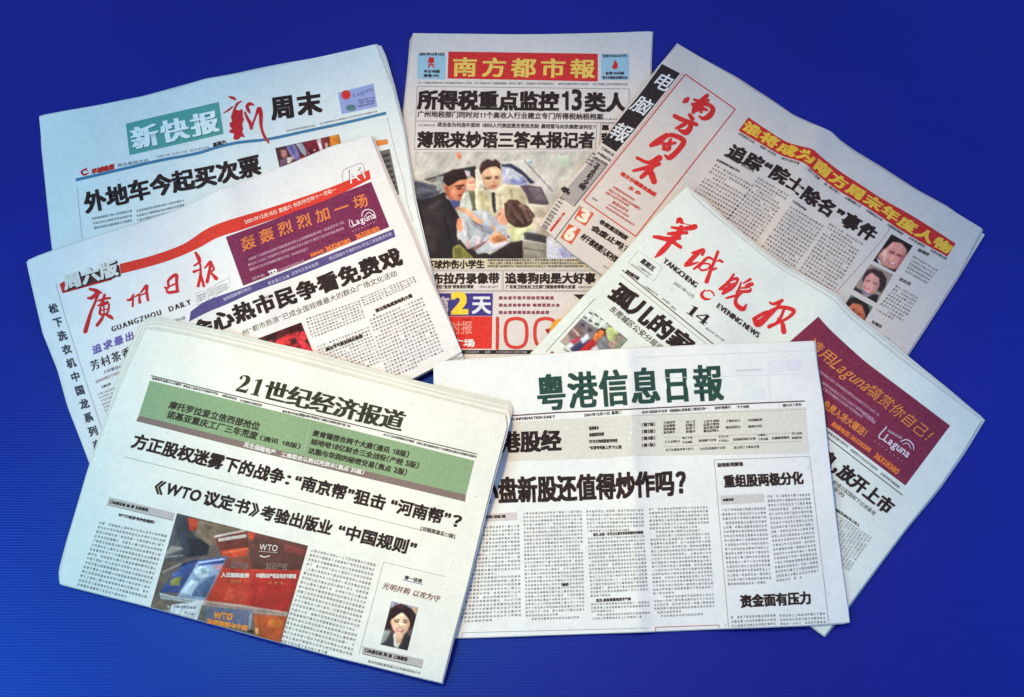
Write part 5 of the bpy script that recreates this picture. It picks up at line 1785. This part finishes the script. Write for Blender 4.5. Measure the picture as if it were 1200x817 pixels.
K = [([(180, 55), (262, 78), (268, 160), (236, 300), (200, 330), (100, 320)], (82, 80, 84)),
     ([(150, 240), (235, 250), (100, 300), (105, 290)], (150, 140, 130)), ([(95, 385), (205, 335), (208, 341), (98, 392)], (190, 178, 160)),
     ([(108, 300), (220, 290), (220, 296), (106, 306)], (180, 168, 152)),
     ([(176, 66), (245, 86), (262, 170), (362, 236), (352, 288), (300, 306), (240, 306), (200, 232), (168, 150)], (66, 66, 74)),
     ([(236, 200), (330, 200), (362, 240), (350, 286), (260, 296)], (44, 44, 50)),
     ([(240, 78), (302, 96), (292, 150), (252, 156)], (190, 68, 48)),
     ([(300, 95), (530, 145), (390, 178), (412, 232), (362, 236), (285, 180)], (126, 106, 86)), ([(330, 120), (380, 132), (350, 160)], (100, 84, 70)),
     ([(596, 160), (920, 240), (880, 380), (590, 372), (585, 250)], (92, 58, 50)), ([(780, 230), (915, 262), (905, 300), (790, 270)], (124, 60, 56)),
     ([(440, 300), (590, 320), (600, 370), (890, 378), (800, 614), (340, 552)], (178, 60, 44)),
     ([(440, 298), (590, 300), (600, 374), (430, 360)], (128, 66, 54)),
     ([(610, 382), (886, 378), (802, 612), (570, 580)], (164, 46, 38)), ([(470, 480), (560, 500), (540, 560), (440, 546)], (190, 70, 50)),
     ([(625, 470), (640, 472), (600, 570), (590, 566)], (150, 44, 40)),
     ([(388, 182), (568, 146), (588, 250), (430, 292)], (112, 54, 46)), ([(388, 182), (568, 146), (570, 156), (392, 194)], (210, 200, 186)),
     ([(412, 200), (570, 176), (572, 190), (415, 216)], (206, 190, 180)),
     ([(428, 268), (582, 246), (578, 296), (440, 302)], (196, 72, 42)), ([(450, 275), (580, 252), (580, 258), (450, 282)], (236, 130, 90)),
     ([(572, 160), (622, 165), (602, 218)], (204, 70, 44)),
     ([(300, 312), (208, 346), (78, 502), (186, 504), (262, 400)], (62, 78, 128)), ([(205, 340), (300, 312), (296, 326), (200, 356)], (40, 52, 92)),
     ([(140, 440), (160, 422), (206, 408), (192, 460), (142, 466)], (150, 146, 76)), ([(150, 395), (190, 380), (200, 400), (160, 415)], (96, 116, 176)),
     ([(298, 326), (466, 296), (340, 548), (180, 528)], (140, 156, 178)), ([(298, 322), (462, 298), (440, 338), (300, 350)], (52, 72, 132)),
     ([(300, 330), (450, 308), (446, 316), (300, 340)], (210, 216, 226)),
     ([(276, 370), (320, 352), (360, 370), (356, 410), (310, 424), (280, 400)], (196, 206, 214)), ([(310, 365), (345, 362), (350, 395), (318, 400)], (130, 160, 160)),
     ([(345, 420), (404, 402), (342, 530), (240, 520)], (84, 100, 130)), ([(200, 500), (260, 430), (300, 440), (260, 520)], (190, 200, 212)), ([(380, 352), (440, 342), (420, 380)], (186, 130, 140)),
     ([(80, 502), (180, 528), (344, 548), (330, 572), (88, 536)], (196, 196, 190)), ([(85, 518), (330, 560), (330, 564), (85, 524)], (120, 120, 120)),
     ([(150, 572), (330, 546), (292, 656), (138, 612)], (212, 212, 210)),
     ([(330, 546), (550, 572), (800, 612), (800, 636), (610, 622), (330, 572)], (172, 146, 132)), ([(340, 560), (790, 620), (790, 624), (340, 566)], (120, 96, 86)),
     ([(330, 575), (350, 572), (340, 670), (300, 650)], (90, 90, 80)),
     ([(345, 580), (608, 602), (590, 720), (336, 662)], (98, 98, 118)), ([(590, 610), (608, 602), (594, 716), (580, 716)], (140, 140, 146)),
     ([(612, 622), (800, 637), (760, 790), (620, 742)], (172, 80, 42)), ([(700, 650), (780, 660), (770, 700), (690, 690)], (206, 110, 50)), ([(620, 700), (640, 705), (640, 740), (622, 735)], (230, 170, 100)),
     ([(575, 710), (610, 712), (610, 735), (580, 725)], (60, 44, 36)), ([(100, 580), (135, 575), (140, 610), (105, 600)], (200, 200, 196)), ([(30, 580), (95, 540), (140, 600), (60, 600)], (112, 96, 78))]
BOOKS = portrait(G, [(180, 55), (918, 238), (762, 784), (30, 584)], g1, (106, 90, 80), K, blur=.7, label="printed photograph of red and blue books piled on a display")
a = Art(G)
CW = (224, 212, 204)
a.text('WTO', g1([(640, 262), (745, 270)]), 6.4, CW, lat=True, bold=.01, lvl=3)
a.line(g1(640, 270), g1(745, 277), .4, CW, 3)
a.brush(g1([(650, 295, 8), (672, 302, 6), (700, 296, 6)]), CW, 3)
a.text('知识产权', g1([(678, 372), (800, 378)]), 8.5, (150, 130, 124), lvl=3)
a.text('国际贸易', g1([(480, 362), (580, 372)]), 8, (140, 120, 116), lvl=3)
a.text('入世国际投资', g1([(428, 414), (585, 418)]), 5, CW, bold=.05, lvl=3)
a.text('中国知识产权及法定书解读', g1([(624, 418), (850, 422)]), 5, CW, bold=.05, lvl=3)
a.text('法律与实务', g1([(478, 446), (540, 450)]), 4, (226, 140, 80), lvl=3)
a.text('白 皮 书', g1([(690, 454), (780, 460)]), 4, (226, 140, 80), lvl=3)
a.text('《入世国际贸易规则》', g1([(412, 214), (570, 190)]), 3.6, CW, bold=.03, lvl=3)
a.build("printed_lettering", part_of=BOOKS)
a = Art(G)
a.text('WTO', g1([(384, 646), (490, 656)]), 6.2, (232, 140, 60), lat=True, bold=.06, lvl=3)
a.text('法律规则与中国', g1([(345, 674), (575, 716)]), 5.6, (232, 140, 60), bold=.06, lvl=3)
for k in range(2):
    a.tiny(g1(155 + 60 * k, 588 + 30 * k), g1(285 - 10 * k, 596 + 36 * k), 3.4, (96, 96, 110), lvl=3)
a.build("printed_lettering", part_of=BOOKS)
a = Art(G)
a.line(d7(885, 303), d7(598, 235), .5, (176, 166, 152))
a.line(d7(598, 235), d7(482, 668), .5, (176, 166, 152))
a.text('第一话语', d7([(694, 314), (776, 333)]), 4.4, DARK, bold=.03)
a.line(d7(688, 318), d7(781, 340), .7, (70, 66, 150))
a.text('光明并购 以攻为守', d7([(588, 358), (856, 424)]), 8, (128, 64, 58), slant=.15, bold=.008)
a.build("subheading")
portrait(G, [(215, 182), (446, 238), (353, 612), (117, 560)], g2, (84, 66, 66), [
    ([(215, 182), (446, 238), (436, 290), (300, 240), (200, 236)], (168, 166, 184), .6), ([(240, 190), (256, 194), (248, 225), (238, 222)], (104, 104, 126)), ([(340, 212), (356, 216), (350, 246), (338, 244)], (104, 100, 120)),
    ([(392, 228), (446, 238), (428, 310), (408, 280)], (204, 164, 138), .6),
    ([(130, 440), (206, 436), (190, 540), (116, 562)], (156, 156, 152), .8),
    ([(368, 430), (400, 400), (380, 500), (352, 612), (330, 520)], (92, 76, 70), .8),
    ([(176, 350), (196, 270), (226, 236), (256, 214), (302, 205), (345, 224), (386, 246), (420, 292), (416, 350), (400, 396), (372, 430), (352, 420), (220, 430), (196, 420), (170, 430), (158, 420)], (42, 24, 28)),
    ([(240, 225), (300, 214), (340, 235), (300, 250)], (72, 46, 46), .9), ([(380, 270), (404, 300), (398, 360), (384, 330)], (70, 44, 44), .8),
    ([(236, 455), (336, 450), (322, 540), (262, 592), (238, 560)], (216, 170, 138)),
    ([(204, 360), (214, 340), (240, 326), (262, 306), (308, 284), (348, 316), (368, 350), (374, 392), (352, 440), (304, 480), (268, 472), (228, 432)], (238, 196, 164)),
    ([(204, 362), (218, 356), (234, 430), (266, 470), (228, 432)], (206, 148, 118), .6), ([(352, 330), (372, 370), (356, 432), (340, 440)], (212, 156, 126), .7),
    ([(262, 306), (308, 284), (336, 310), (280, 326)], (250, 214, 186), .8),
    ([(228, 344), (280, 338), (282, 347), (232, 352)], (70, 40, 38), .3), ([(316, 340), (356, 348), (354, 357), (314, 349)], (70, 40, 38), .3),
    ([(238, 358), (278, 355), (276, 366), (244, 368)], (52, 34, 36), .3), ([(316, 360), (350, 364), (346, 374), (318, 371)], (52, 34, 36), .3),
    ([(288, 366), (306, 366), (312, 400), (284, 400)], (252, 222, 196), .5), ([(278, 402), (316, 404), (310, 412), (282, 410)], (198, 138, 112), .35),
    ([(246, 422), (330, 430), (306, 452), (264, 446)], (182, 66, 66), .35), ([(258, 428), (318, 433), (302, 442), (268, 439)], (244, 226, 216), .3),
    ([(226, 400), (244, 404), (240, 424), (230, 420)], (226, 160, 134), .6),
    ([(116, 562), (170, 520), (206, 452), (236, 470), (242, 580), (160, 580)], (58, 58, 60)),
    ([(322, 470), (350, 462), (384, 500), (353, 612), (256, 592), (298, 545)], (46, 42, 46)),
    ([(230, 472), (250, 462), (254, 580), (236, 574)], (234, 228, 222)), ([(252, 560), (290, 544), (268, 596), (250, 590)], (206, 220, 196))], blur=.4, label="small printed portrait of a dark-haired woman in a dark jacket")
a = Art(G)
a.band(d7([(500, 630), (786, 692)]), d7([(497, 664), (778, 730)]), (190, 180, 178))
a.line(d7(497, 665), d7(778, 731), .6, (96, 84, 84))
a.text('□本报记者 陶 喆 上海报道', d7([(508, 656), (708, 700)]), 4.2, DARK, bold=.05)
a.tiny(d7(522, 706), d7(770, 764), 3.6, (100, 90, 88))
a.build("caption")

bpy.data.objects.remove(_fo)
bpy.data.curves.remove(_fc)
